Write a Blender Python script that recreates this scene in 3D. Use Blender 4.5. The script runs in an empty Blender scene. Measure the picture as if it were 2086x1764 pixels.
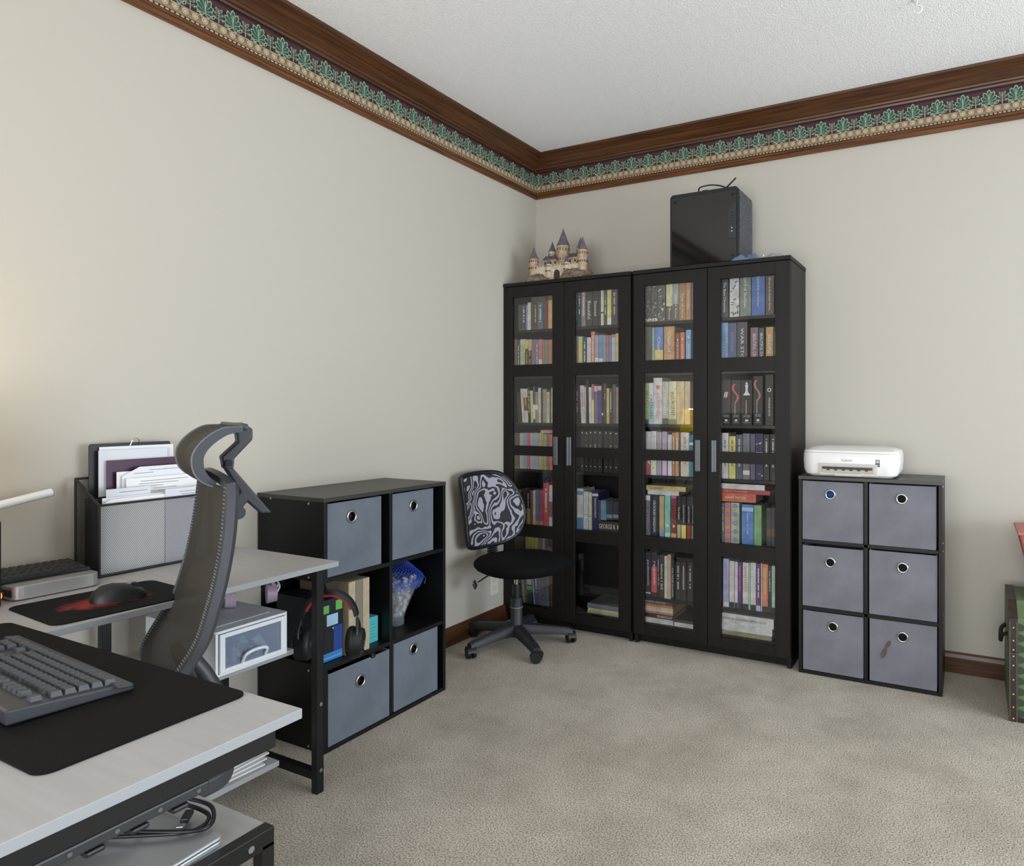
import bpy, math, random
from mathutils import Vector, Matrix, Euler
from math import sin, cos, pi, radians, sqrt
random.seed(7)
scene = bpy.context.scene
COL = scene.collection

# ---------------------------------------------------------------- camera
cam_d = bpy.data.cameras.new('camera')
cam = bpy.data.objects.new('camera', cam_d)
COL.objects.link(cam)
cam.location = (2.289, -3.595, 1.2)
cam.rotation_euler = (pi/2, 0, radians(28.3705))
cam_d.sensor_fit = 'HORIZONTAL'
cam_d.sensor_width = 36.0
cam_d.lens = 36.0*1433.3/2086.0
cam_d.shift_x = -(1200.0-1043.0)/2086.0
cam_d.shift_y = -(882.0-832.0)/2086.0
cam_d.clip_start = 0.02
scene.camera = cam

# ---------------------------------------------------------------- view and world
vs = scene.view_settings
vs.view_transform = 'Standard'
vs.look = 'None'
vs.gamma = 1.0
vs.use_curve_mapping = False
vs.exposure = 0.03
world = bpy.data.worlds.new('world')
scene.world = world
world.use_nodes = True
bg = world.node_tree.nodes['Background']
bg.inputs[0].default_value = (0.62, 0.74, 0.92, 1)
bg.inputs[1].default_value = 1.0

# ---------------------------------------------------------------- daylight through the two windows
ROOM_X, ROOM_Y, CEIL = 5.3, -5.3, 2.715
WX, WY = -0.03, 0.02
def area(name, loc, rot, sx, sy, power, col, spread=180):
    l = bpy.data.lights.new(name, 'AREA')
    l.shape = 'RECTANGLE'; l.size = sx; l.size_y = sy; l.energy = power; l.color = col
    l.spread = radians(spread)
    o = bpy.data.objects.new(name, l); COL.objects.link(o)
    o.location = loc; o.rotation_euler = rot
    return o
WIN1 = (-3.1, -0.2, 0.25, 2.05)      # right wall: y0,y1,z0,z1
WIN2 = (0.7, 3.3, 0.25, 2.05)         # rear wall: x0,x1,z0,z1
area('daylight_side', (ROOM_X-0.02, (WIN1[0]+WIN1[1])/2, 1.15), (pi/2+radians(16), 0, pi/2), 2.75, 1.7, 136, (0.84, 0.93, 1.0))
area('daylight_rear', ((WIN2[0]+WIN2[1])/2, ROOM_Y+0.02, 1.15), (pi/2+radians(16), 0, 0), 2.45, 1.7, 104, (0.96, 0.975, 1.0))

# ---------------------------------------------------------------- helpers
def lin(c):
    if isinstance(c, str):
        c = tuple(int(c[i:i+2], 16) for i in (0, 2, 4))
    r = []
    for v in c[:3]:
        v = v/255.0
        r.append(v/12.92 if v <= 0.04045 else ((v+0.055)/1.055)**2.4)
    return (r[0], r[1], r[2], 1.0)
MATS = {}
def mat(name, col, rough=0.5, metal=0.0, var=None, bump=None, spec=0.5, coat=0.0, emit=None, alpha=None, coord='Object', sheen=0.0):
    """procedural principled material; var=(scale, col2, detail[, (sx,sy,sz)]) mixes a second colour by noise; bump=(scale, strength, dist)"""
    if name in MATS: return MATS[name]
    m = bpy.data.materials.new(name); m.use_nodes = True
    nt = m.node_tree; b = nt.nodes['Principled BSDF']
    b.inputs['Base Color'].default_value = lin(col)
    b.inputs['Roughness'].default_value = rough
    b.inputs['Metallic'].default_value = metal
    b.inputs['Specular IOR Level'].default_value = spec
    b.inputs['Coat Weight'].default_value = coat
    b.inputs['Sheen Weight'].default_value = sheen
    if emit:
        b.inputs['Emission Color'].default_value = lin(emit[0]); b.inputs['Emission Strength'].default_value = emit[1]
    tc = nt.nodes.new('ShaderNodeTexCoord') if (var or bump) else None
    def noise(scale, detail=3, stretch=None):
        n = nt.nodes.new('ShaderNodeTexNoise'); n.inputs['Scale'].default_value = scale; n.inputs['Detail'].default_value = detail
        if stretch:
            mp = nt.nodes.new('ShaderNodeMapping'); mp.inputs['Scale'].default_value = stretch
            nt.links.new(tc.outputs[coord], mp.inputs[0]); nt.links.new(mp.outputs[0], n.inputs['Vector'])
        else:
            nt.links.new(tc.outputs[coord], n.inputs['Vector'])
        return n
    if var:
        n = noise(var[0], var[2] if len(var) > 2 else 3, var[3] if len(var) > 3 else None)
        r = nt.nodes.new('ShaderNodeValToRGB')
        r.color_ramp.elements[0].position = 0.35; r.color_ramp.elements[0].color = lin(col)
        r.color_ramp.elements[1].position = 0.65; r.color_ramp.elements[1].color = lin(var[1])
        nt.links.new(n.outputs['Fac'], r.inputs[0]); nt.links.new(r.outputs[0], b.inputs['Base Color'])
    if bump:
        n = noise(bump[0], 3, bump[3] if len(bump) > 3 else None)
        bp = nt.nodes.new('ShaderNodeBump'); bp.inputs['Strength'].default_value = bump[1]; bp.inputs['Distance'].default_value = bump[2]
        nt.links.new(n.outputs['Fac'], bp.inputs['Height']); nt.links.new(bp.outputs[0], b.inputs['Normal'])
    MATS[name] = m
    return m
def flat(col, rough=0.55):
    h = col if isinstance(col, str) else '%02x%02x%02x' % tuple(col)
    return mat('print_'+h+('_%d' % int(rough*100)), h, rough)
def glass(name, tint=(1, 1, 1, 1), ior=1.5, rough=0.0):
    if name in MATS: return MATS[name]
    m = bpy.data.materials.new(name); m.use_nodes = True; nt = m.node_tree
    nt.nodes.remove(nt.nodes['Principled BSDF'])
    out = nt.nodes['Material Output']
    t = nt.nodes.new('ShaderNodeBsdfTransparent'); t.inputs[0].default_value = tint
    g = nt.nodes.new('ShaderNodeBsdfGlossy'); g.inputs['Roughness'].default_value = rough
    fr = nt.nodes.new('ShaderNodeFresnel'); fr.inputs['IOR'].default_value = ior
    mx = nt.nodes.new('ShaderNodeMixShader')
    nt.links.new(fr.outputs[0], mx.inputs[0]); nt.links.new(t.outputs[0], mx.inputs[1]); nt.links.new(g.outputs[0], mx.inputs[2])
    nt.links.new(mx.outputs[0], out.inputs[0])
    MATS[name] = m
    return m
def frosted(name, col, amount):
    """milky see-through plastic"""
    if name in MATS: return MATS[name]
    m = mat(name, col, 0.25); nt = m.node_tree; b = nt.nodes['Principled BSDF']; out = nt.nodes['Material Output']
    t = nt.nodes.new('ShaderNodeBsdfTransparent'); t.inputs[0].default_value = (0.9, 0.94, 1, 1)
    mx = nt.nodes.new('ShaderNodeMixShader'); mx.inputs[0].default_value = amount
    nt.links.new(t.outputs[0], mx.inputs[1]); nt.links.new(b.outputs[0], mx.inputs[2]); nt.links.new(mx.outputs[0], out.inputs[0])
    return m

def crv(pts, n=8, closed=False):
    """Catmull-Rom through points (any dimension)"""
    P = [Vector(p) for p in pts]; out = []
    N = len(P); segs = N if closed else N-1
    for i in range(segs):
        p0 = P[(i-1) % N] if closed or i > 0 else P[0]*2-P[1]
        p1 = P[i]; p2 = P[(i+1) % N]
        p3 = P[(i+2) % N] if closed or i+2 < N else P[N-1]*2-P[N-2]
        for k in range(n):
            t = k/n
            out.append(0.5*((2*p1)+(p2-p0)*t+(2*p0-5*p1+4*p2-p3)*t*t+(3*p1-p0-3*p2+p3)*t**3))
    if not closed: out.append(P[-1].copy())
    return out
def rrect(x0, y0, x1, y1, r, n=5):
    out = []
    for cx, cy, a0 in ((x1-r, y0+r, -90), (x1-r, y1-r, 0), (x0+r, y1-r, 90), (x0+r, y0+r, 180)):
        for k in range(n+1):
            a = radians(a0+90*k/n); out.append((cx+r*cos(a), cy+r*sin(a)))
    return out

class MB:
    def __init__(s): s.v = []; s.f = []; s.m = []; s.mi = 0
    def add(s, vs, fs):
        o = len(s.v); s.v += [tuple(v) for v in vs]
        for f in fs: s.f.append([i+o for i in f]); s.m.append(s.mi)
        return s
    def box(s, x0, y0, z0, x1, y1, z1):
        return s.add([(x0,y0,z0),(x1,y0,z0),(x1,y1,z0),(x0,y1,z0),(x0,y0,z1),(x1,y0,z1),(x1,y1,z1),(x0,y1,z1)],
                     [(0,3,2,1),(4,5,6,7),(0,1,5,4),(1,2,6,5),(2,3,7,6),(3,0,4,7)])
    def hexa(s, b, t):
        return s.add(list(b)+list(t), [(0,3,2,1),(4,5,6,7),(0,1,5,4),(1,2,6,5),(2,3,7,6),(3,0,4,7)])
    def obox(s, c, size, rot=(0,0,0)):
        M = Matrix.Translation(Vector(c)) @ Euler(rot).to_matrix().to_4x4()
        hx, hy, hz = size[0]/2, size[1]/2, size[2]/2
        vs = [M @ Vector(p) for p in ((-hx,-hy,-hz),(hx,-hy,-hz),(hx,hy,-hz),(-hx,hy,-hz),(-hx,-hy,hz),(hx,-hy,hz),(hx,hy,hz),(-hx,hy,hz))]
        return s.add(vs, [(0,3,2,1),(4,5,6,7),(0,1,5,4),(1,2,6,5),(2,3,7,6),(3,0,4,7)])
    def cyl(s, p0, p1, r0, r1=None, n=16, caps=True):
        p0 = Vector(p0); p1 = Vector(p1); r1 = r0 if r1 is None else r1
        d = (p1-p0).normalized(); a = d.orthogonal().normalized(); b = d.cross(a)
        vs = [p0+(a*cos(2*pi*k/n)+b*sin(2*pi*k/n))*r0 for k in range(n)]+[p1+(a*cos(2*pi*k/n)+b*sin(2*pi*k/n))*r1 for k in range(n)]
        fs = [(k, (k+1) % n, n+(k+1) % n, n+k) for k in range(n)]
        if caps: fs += [tuple(range(n-1, -1, -1)), tuple(range(n, 2*n))]
        return s.add(vs, fs)
    def tube(s, pts, r, n=8, closed=False, caps=True):
        P = [Vector(p) for p in pts]; N = len(P)
        rr = r if isinstance(r, (list, tuple)) else [r]*N
        up = None; vs = []
        for i, p in enumerate(P):
            if closed: d = P[(i+1) % N]-P[i-1]
            else: d = P[min(i+1, N-1)]-P[max(i-1, 0)]
            d.normalize()
            if up is None: up = d.orthogonal().normalized()
            up = (up-d*up.dot(d)).normalized(); b = d.cross(up)
            vs += [p+(up*cos(2*pi*k/n)+b*sin(2*pi*k/n))*rr[i] for k in range(n)]
        fs = []
        for i in range(N if closed else N-1):
            j = (i+1) % N
            fs += [(i*n+k, i*n+(k+1) % n, j*n+(k+1) % n, j*n+k) for k in range(n)]
        if caps and not closed: fs += [tuple(range(n-1, -1, -1)), tuple((N-1)*n+k for k in range(n))]
        return s.add(vs, fs)
    def sweep(s, sections):
        """list of closed rings with equal counts -> skin with end caps"""
        n = len(sections[0]); vs = [v for r in sections for v in r]; fs = []
        for i in range(len(sections)-1):
            fs += [(i*n+k, i*n+(k+1) % n, (i+1)*n+(k+1) % n, (i+1)*n+k) for k in range(n)]
        fs += [tuple(range(n-1, -1, -1)), tuple((len(sections)-1)*n+k for k in range(n))]
        return s.add(vs, fs)
    def lathe(s, prof, n=24, c=(0,0,0)):
        vs = []; fs = []
        for r, z in prof: vs += [(c[0]+r*cos(2*pi*k/n), c[1]+r*sin(2*pi*k/n), c[2]+z) for k in range(n)]
        for i in range(len(prof)-1):
            fs += [(i*n+k, i*n+(k+1) % n, (i+1)*n+(k+1) % n, (i+1)*n+k) for k in range(n)]
        if prof[0][0] > 1e-6: fs.append(tuple(range(n-1, -1, -1)))
        if prof[-1][0] > 1e-6: fs.append(tuple((len(prof)-1)*n+k for k in range(n)))
        return s.add(vs, fs)
    def prism(s, poly, axis, t0, t1):
        """poly of 2D points; axis x: (y,z), y: (x,z), z: (x,y)"""
        n = len(poly)
        def P(p, t): return (t, p[0], p[1]) if axis == 'x' else (p[0], t, p[1]) if axis == 'y' else (p[0], p[1], t)
        vs = [P(p, t0) for p in poly]+[P(p, t1) for p in poly]
        fs = [(k, (k+1) % n, n+(k+1) % n, n+k) for k in range(n)]+[tuple(range(n-1, -1, -1)), tuple(range(n, 2*n))]
        return s.add(vs, fs)
    def ell(s, c, r, n=16, m=10):
        vs = []; fs = []
        for i in range(m+1):
            a = -pi/2+pi*i/m
            vs += [(c[0]+r[0]*cos(a)*cos(2*pi*k/n), c[1]+r[1]*cos(a)*sin(2*pi*k/n), c[2]+r[2]*sin(a)) for k in range(n)]
        for i in range(m): fs += [(i*n+k, i*n+(k+1) % n, (i+1)*n+(k+1) % n, (i+1)*n+k) for k in range(n)]
        return s.add(vs, fs)
    def torus(s, c, R, r, axis='z', n=24, m=8):
        pts = []
        for k in range(n):
            a = 2*pi*k/n; u, w = R*cos(a), R*sin(a)
            pts.append((c[0]+u, c[1]+w, c[2]) if axis == 'z' else (c[0], c[1]+u, c[2]+w) if axis == 'x' else (c[0]+u, c[1], c[2]+w))
        return s.tube(pts, r, m, closed=True)
    def surf(s, fn, nu, nv):
        vs = [fn(i/nu, j/nv) for j in range(nv+1) for i in range(nu+1)]
        return s.add(vs, [(j*(nu+1)+i, j*(nu+1)+i+1, (j+1)*(nu+1)+i+1, (j+1)*(nu+1)+i) for j in range(nv) for i in range(nu)])
    def xf(s, M): s.v = [tuple(M @ Vector(v)) for v in s.v]; return s
    def mesh(s, name, mats, smooth=None):
        me = bpy.data.meshes.new(name); me.from_pydata(s.v, [], s.f)
        for m in (mats if isinstance(mats, (list, tuple)) else [mats]): me.materials.append(m)
        if isinstance(mats, (list, tuple)) and len(mats) > 1: me.polygons.foreach_set('material_index', s.m)
        if smooth:
            me.polygons.foreach_set('use_smooth', [True]*len(me.polygons)); me.set_sharp_from_angle(angle=radians(smooth))
        me.update(); return me
    def build(s, name, mats, parent=None, bevel=0, smooth=None, loc=None, rotz=0, fix=True, segs=2):
        me = s.mesh(name, mats, smooth)
        if fix:
            import bmesh
            bm = bmesh.new(); bm.from_mesh(me); bmesh.ops.recalc_face_normals(bm, faces=bm.faces); bm.to_mesh(me); bm.free()
            if smooth: me.set_sharp_from_angle(angle=radians(smooth))
        o = bpy.data.objects.new(name, me); COL.objects.link(o)
        if parent: o.parent = parent
        if loc: o.location = loc
        o.rotation_euler = (0, 0, rotz)
        if bevel:
            bv = o.modifiers.new('edge', 'BEVEL'); bv.width = bevel; bv.segments = segs; bv.limit_method = 'ANGLE'; bv.angle_limit = radians(40)
        return o
def tag(o, label, cat, group=None):
    o['label'] = label; o['category'] = cat
    if group: o['group'] = group
    return o
def thing(name, label, cat, loc=(0,0,0), rotz=0, group=None):
    o = bpy.data.objects.new(name, None); COL.objects.link(o)
    o.empty_display_size = 0.05
    o.location = loc; o.rotation_euler = (0, 0, rotz)
    return tag(o, label, cat, group)
def struct(o): o['kind'] = 'structure'; return o
def plabel(o, label): o['label'] = label; return o

# flat lettering: collected here, turned into mesh at the end
TEXTS = []
FRAMES = {'down': ((0,0,-1), (1,0,0)), 'x': ((1,0,0), (0,0,1)), 'faceX': ((0,1,0), (0,0,1)), 'flat': ((1,0,0), (0,1,0))}
def text(s, parent, centre, frame, length, height, m, name='lettering'):
    fr = FRAMES[frame] if isinstance(frame, str) else frame
    cu = bpy.data.curves.new('lettering', 'FONT'); cu.body = s; cu.resolution_u = 2
    o = bpy.data.objects.new('lettering_source', cu); COL.objects.link(o)
    TEXTS.append((o, name, parent, Vector(centre), Vector(fr[0]), Vector(fr[1]), length, height, m))
def finish_texts():
    bpy.context.view_layer.update()
    dg = bpy.context.evaluated_depsgraph_get()
    for o, name, parent, c, u, w, L, H, m in TEXTS:
        me = bpy.data.meshes.new_from_object(o.evaluated_get(dg))
        if len(me.vertices):
            xs = [v.co.x for v in me.vertices]; ys = [v.co.y for v in me.vertices]
            sx = L/max(1e-6, max(xs)-min(xs)); sy = H/max(1e-6, max(ys)-min(ys))
            mx, my = (max(xs)+min(xs))/2, (max(ys)+min(ys))/2
            for v in me.vertices: v.co = c+u*((v.co.x-mx)*sx)+w*((v.co.y-my)*sy)
        me.materials.clear(); me.materials.append(m)
        for p in me.polygons: p.material_index = 0
        t = bpy.data.objects.new(name, me); COL.objects.link(t); t.parent = parent
    for T in TEXTS:
        cu = T[0].data; bpy.data.objects.remove(T[0]); bpy.data.curves.remove(cu)

# ---------------------------------------------------------------- shared materials
M_black = mat('black_brown_wood', '131110', 0.5, bump=(160, 0.08, 0.001, (1, 1, 0.08)), var=(30, '191614', 3, (1, 1, 0.1)), spec=0.3)
M_blackm = mat('black_metal', '0e0e10', 0.4, 0.0, spec=0.4)
M_blackp = mat('black_plastic', '16171a', 0.42)
M_darkp = mat('dark_grey_plastic', '2b2e34', 0.4)
M_steel = mat('brushed_steel', 'b8babc', 0.28, 1.0)
M_handle = mat('satin_handle', '7d8287', 0.38, 0.9)
M_glass = glass('clear_pane')
M_white = mat('white_plastic', 'e4e4e2', 0.35)
M_paper = mat('white_paper', 'dcdcda', 0.8, var=(6, 'd2d2d2', 2))
M_pages = mat('page_edges', 'b9b09c', 0.9, var=(300, 'a59b86', 2, (1, 0.02, 1)))
M_chrome = mat('chrome', 'd0d0d0', 0.12, 1.0)
# ================================================================ the room
def carpet_mat():
    m = bpy.data.materials.new('carpet'); m.use_nodes = True; nt = m.node_tree; b = nt.nodes['Principled BSDF']
    b.inputs['Roughness'].default_value = 0.95; b.inputs['Specular IOR Level'].default_value = 0.1; b.inputs['Sheen Weight'].default_value = 0.15
    tc = nt.nodes.new('ShaderNodeTexCoord')
    n1 = nt.nodes.new('ShaderNodeTexNoise'); n1.inputs['Scale'].default_value = 210; n1.inputs['Detail'].default_value = 2.5; n1.inputs['Roughness'].default_value = 0.7
    n2 = nt.nodes.new('ShaderNodeTexNoise'); n2.inputs['Scale'].default_value = 3.2; n2.inputs['Detail'].default_value = 5
    n3 = nt.nodes.new('ShaderNodeTexNoise'); n3.inputs['Scale'].default_value = 14; n3.inputs['Detail'].default_value = 3
    for n in (n1, n2, n3): nt.links.new(tc.outputs['Object'], n.inputs['Vector'])
    r1 = nt.nodes.new('ShaderNodeValToRGB'); e = r1.color_ramp.elements
    e[0].position = 0.36; e[0].color = lin('776c5e'); e[1].position = 0.58; e[1].color = lin('d9cfbf')
    r2 = nt.nodes.new('ShaderNodeValToRGB'); e = r2.color_ramp.elements
    e[0].position = 0.38; e[0].color = (0.82, 0.81, 0.79, 1); e[1].position = 0.6; e[1].color = (1, 1, 1, 1)
    r3 = nt.nodes.new('ShaderNodeValToRGB'); e = r3.color_ramp.elements
    e[0].position = 0.35; e[0].color = (0.92, 0.92, 0.915, 1); e[1].position = 0.6; e[1].color = (1, 1, 1, 1)
    nt.links.new(n1.outputs['Fac'], r1.inputs[0]); nt.links.new(n2.outputs['Fac'], r2.inputs[0]); nt.links.new(n3.outputs['Fac'], r3.inputs[0])
    mx = nt.nodes.new('ShaderNodeMix'); mx.data_type = 'RGBA'; mx.blend_type = 'MULTIPLY'; mx.inputs['Factor'].default_value = 1
    my = nt.nodes.new('ShaderNodeMix'); my.data_type = 'RGBA'; my.blend_type = 'MULTIPLY'; my.inputs['Factor'].default_value = 1
    nt.links.new(r1.outputs[0], mx.inputs['A']); nt.links.new(r2.outputs[0], mx.inputs['B'])
    nt.links.new(mx.outputs['Result'], my.inputs['A']); nt.links.new(r3.outputs[0], my.inputs['B'])
    nt.links.new(my.outputs['Result'], b.inputs['Base Color'])
    bp = nt.nodes.new('ShaderNodeBump'); bp.inputs['Strength'].default_value = 0.8; bp.inputs['Distance'].default_value = 0.006
    nt.links.new(n1.outputs['Fac'], bp.inputs['Height']); nt.links.new(bp.outputs[0], b.inputs['Normal'])
    return m
M_carpet = carpet_mat()
M_wall = mat('cream_wall_paint', 'bdb7ac', 0.75, bump=(60, 0.05, 0.002), spec=0.25)
M_ceil = mat('textured_ceiling', 'f7f6f5', 0.9, bump=(230, 1.0, 0.006), spec=0.1)
M_trim = mat('stained_wood_trim', '5c3a22', 0.4, var=(9, '3f2615', 6, (1, 1, 12)), bump=(20, 0.05, 0.001))
def grain(name, stretch, base='5a361b', dark='38200e', light=None, rough=0.38):
    return mat(name, base, rough, var=(7, dark, 7, stretch), bump=(25, 0.06, 0.001, stretch))
M_trimx = grain('stained_wood_along_x', (0.5, 14, 14))
M_trimy = grain('stained_wood_along_y', (14, 0.5, 14))
M_railx = grain('lighter_wood_along_x', (0.5, 16, 16), '75461f', '432510')
M_raily = grain('lighter_wood_along_y', (16, 0.5, 16), '75461f', '432510')

struct(MB().box(WX-0.1, ROOM_Y-0.1, -0.1, ROOM_X+0.1, WY+0.1, 0).build('floor', M_carpet))
struct(MB().box(WX-0.1, ROOM_Y-0.1, CEIL, ROOM_X+0.1, WY+0.1, CEIL+0.1).build('ceiling', M_ceil))
struct(MB().box(WX-0.1, ROOM_Y-0.1, 0, WX, WY+0.1, CEIL).build('wall_left', M_wall))
struct(MB().box(WX, WY, 0, ROOM_X+0.1, WY+0.1, CEIL).build('wall_back', M_wall))
b = MB(); y0, y1, z0, z1 = WIN1
b.box(ROOM_X, ROOM_Y, 0, ROOM_X+0.1, WY, z0).box(ROOM_X, ROOM_Y, z1, ROOM_X+0.1, WY, CEIL).box(ROOM_X, ROOM_Y, z0, ROOM_X+0.1, y0, z1).box(ROOM_X, y1, z0, ROOM_X+0.1, WY, z1)
struct(b.build('wall_right', M_wall))
b = MB(); x0, x1, z0, z1 = WIN2
b.box(WX, ROOM_Y-0.1, 0, ROOM_X, ROOM_Y, z0).box(WX, ROOM_Y-0.1, z1, ROOM_X, ROOM_Y, CEIL).box(WX, ROOM_Y-0.1, z0, x0, ROOM_Y, z1).box(x1, ROOM_Y-0.1, z0, ROOM_X, ROOM_Y, z1)
struct(b.build('wall_rear', M_wall))
# windows: sash frame with a glazing bar and two panes each
b = MB(); y0, y1, z0, z1 = WIN1; X = ROOM_X+0.05; ym = (y0+y1)/2
for a0, a1, c0, c1 in ((y0, y1, z0, z0+0.05), (y0, y1, z1-0.05, z1), (y0, y0+0.05, z0, z1), (y1-0.05, y1, z0, z1), (ym-0.025, ym+0.025, z0, z1)):
    b.box(X-0.02, a0, c0, X+0.02, a1, c1)
w1 = struct(b.build('window_1', M_trim, bevel=0.003))
for a0, a1 in ((y0+0.05, ym-0.025), (ym+0.025, y1-0.05)): MB().box(X-0.002, a0, z0+0.05, X+0.002, a1, z1-0.05).build('pane', M_glass, w1)
b = MB(); x0, x1, z0, z1 = WIN2; Y = ROOM_Y-0.05; xm = (x0+x1)/2
for a0, a1, c0, c1 in ((x0, x1, z0, z0+0.05), (x0, x1, z1-0.05, z1), (x0, x0+0.05, z0, z1), (x1-0.05, x1, z0, z1), (xm-0.025, xm+0.025, z0, z1)):
    b.box(a0, Y-0.02, c0, a1, Y+0.02, c1)
w2 = struct(b.build('window_2', M_trim, bevel=0.003))
for a0, a1 in ((x0+0.05, xm-0.025), (xm+0.025, x1-0.05)): MB().box(a0, Y-0.002, z0+0.05, a1, Y+0.002, z1-0.05).build('pane', M_glass, w2)

# baseboards
prof = [(0, 0), (0.018, 0), (0.018, 0.07), (0.014, 0.085), (0.008, 0.092), (0, 0.092)]
struct(MB().prism([(WY-d, z) for d, z in prof], 'x', WX, ROOM_X).build('baseboard_back', M_trimx))
struct(MB().prism([(WX+d, z) for d, z in prof], 'y', ROOM_Y, WY-0.018).build('baseboard_left', M_trimy))
struct(MB().prism([(ROOM_X-d, z) for d, z in prof], 'y', ROOM_Y, WY-0.018).build('baseboard_right', M_trimy))

# crown moulding, wallpaper border and picture rail
crown = [(0, 2.628), (0.012, 2.628), (0.015, 2.636), (0.024, 2.640), (0.026, 2.648), (0.022, 2.654), (0.030, 2.662), (0.044, 2.680), (0.064, 2.695), (0.082, 2.701), (0.090, 2.704), (0.092, CEIL), (0, CEIL)]
rail = [(0, 2.468), (0.014, 2.468), (0.019, 2.474), (0.019, 2.484), (0.013, 2.492), (0.013, 2.500), (0.008, 2.506), (0, 2.506)]
def mitre(name, profile, wall, m):
    n = len(profile); vs = []
    for end in (0, 1):
        for d, z in profile:
            if wall == 'back': vs.append((WX+d if end == 0 else ROOM_X, WY-d, z))
            else: vs.append((WX+d, ROOM_Y if end == 0 else WY-d, z))
    fs = [(k, (k+1) % n, n+(k+1) % n, n+k) for k in range(n)]+[tuple(range(n-1, -1, -1)), tuple(range(n, 2*n))]
    return struct(MB().add(vs, fs).build(name, m, smooth=35))
mitre('trim_1', crown, 'left', M_trimy); mitre('trim_2', crown, 'back', M_trimx)
mitre('trim_3', rail, 'left', M_raily); mitre('trim_4', rail, 'back', M_railx)
M_bord = mat('border_maroon_ground', '3a2026', 0.7, var=(25, '2a171c', 3))
BM = [M_bord, mat('border_navy_line', '1c1a2c', 0.7), mat('border_red_line', '7c3a40', 0.7), mat('border_leaf_pale', 'a2ad96', 0.7), mat('border_leaf_green', '33604e', 0.7, var=(120, '1f4034', 2)),
      mat('border_tan', '8e7a60', 0.7), mat('border_egg', 'c2ae8d', 0.7), mat('border_dark', '2b2521', 0.7)]
PER = 0.1033
def motif_mesh():
    """one repeat of the printed border, local x along the wall, z up, printed side facing -y"""
    b = MB()
    def poly(pts, lay, mi):
        b.mi = mi; n = len(pts); b.add([(p[0], -0.0002*lay, p[1]) for p in pts], [tuple(range(n))])
    def rect(x0, z0, x1, z1, lay, mi): poly([(x0, z0), (x1, z0), (x1, z1), (x0, z1)], lay, mi)
    h = PER/2
    rect(-h, 0.118, h, 0.123, 1, 1); rect(-h, 0.110, h, 0.1115, 1, 2); rect(-h, 0.103, h, 0.1045, 1, 2)
    rect(-h, 0.0145, h, 0.043, 1, 5); rect(-h, 0.0415, h, 0.0432, 2, 6); rect(-h, 0.0, h, 0.0145, 1, 7); rect(-h, 0.0125, h, 0.0145, 2, 5); rect(-h, 0.0, h, 0.0022, 2, 5)
    rect(-h, 0.043, h, 0.0455, 1, 7)
    def lobe(px, pz, ang, L, W, lay, mi):
        u = (sin(ang), cos(ang)); w = (cos(ang), -sin(ang)); pts = []
        for t, k in ((0, 0.12), (0.3, 0.6), (0.6, 1), (0.85, 0.8), (1, 0.0), (0.85, -0.8), (0.6, -1), (0.3, -0.6), (0, -0.12)):
            pts.append((px+u[0]*L*t+w[0]*W*k, pz+u[1]*L*t+w[1]*W*k))
        poly(pts, lay, mi)
    c = (0.0, 0.049)
    for k, (a, L, z) in enumerate(((-105, 0.022, 0.056), (105, 0.022, 0.056), (-78, 0.033, 0.058), (78, 0.033, 0.058), (-52, 0.040, 0.062), (52, 0.040, 0.062), (-28, 0.046, 0.066), (28, 0.046, 0.066), (0, 0.049, 0.068))):
        lobe(c[0], z, radians(a), L, 0.0092, 2+k*2, 3); lobe(c[0]+0.0015*sin(radians(a)), z+0.001, radians(a), L*0.88, 0.0068, 3+k*2, 4)
    lobe(c[0], 0.047, 0, 0.055, 0.0022, 22, 3)
    for sx in (-1, 1):                               # scrolls either side of the base
        pts = [(sx*(0.010+0.019*t), 0.0475+0.004*sin(pi*t)) for t in (0, 0.35, 0.7, 1)]
        for p, q in zip(pts, pts[1:]): poly([(p[0], p[1]-0.0014), (q[0], q[1]-0.0014), (q[0], q[1]+0.0014), (p[0], p[1]+0.0014)], 4, 3)
        for k in range(7):
            a0, a1 = radians(200+sx*40*k), radians(200+sx*40*(k+1)); R = 0.0068; cc = (sx*0.031, 0.057)
            poly([(cc[0]+R*cos(a0), cc[1]+R*sin(a0)), (cc[0]+R*cos(a1), cc[1]+R*sin(a1)), (cc[0]+(R-0.0022)*cos(a1), cc[1]+(R-0.0022)*sin(a1)), (cc[0]+(R-0.0022)*cos(a0), cc[1]+(R-0.0022)*sin(a0))], 4, 3)
        cx = sx*h                                    # half of the sprig between two leaves
        poly([(cx, 0.046), (cx-sx*0.0016, 0.046), (cx-sx*0.0012, 0.094), (cx, 0.100)], 5, 3)
        for z, a, L in ((0.078, 28, 0.024), (0.070, 55, 0.020), (0.060, 75, 0.017)):
            lobe(cx-sx*0.001, z, -sx*radians(a), L, 0.0044, 6, 3); lobe(cx-sx*0.001, z+0.0006, -sx*radians(a), L*0.85, 0.0026, 7, 4)
    for k in range(3):
        x = -h+PER*(k+0.5)/3
        for R, mi, lay in ((0.0128, 7, 3), (0.0116, 6, 4), (0.0078, 5, 5), (0.0055, 6, 6)):
            poly([(x+R*cos(2*pi*q/14), 0.029+R*sin(2*pi*q/14)*0.95) for q in range(14)], lay, mi)
        xd = x+PER/6 if k < 2 else h
        poly([(xd-0.0016, 0.040), (xd, 0.019), (xd+0.0016, 0.040)] if k < 2 else [(h-0.0016, 0.040), (h, 0.019), (h, 0.040)], 7, 7)
    for k in range(6):
        x = -h+PER*(k+0.5)/6; rect(x-0.0055, 0.0045, x+0.0055, 0.0098, 3, 6)
    return b.mesh('border_motif', BM)
mm = motif_mesh()
bord_b = struct(MB().box(WX, WY-0.001, 2.500, ROOM_X, WY, 2.632).build('trim_5', M_bord))
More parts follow.
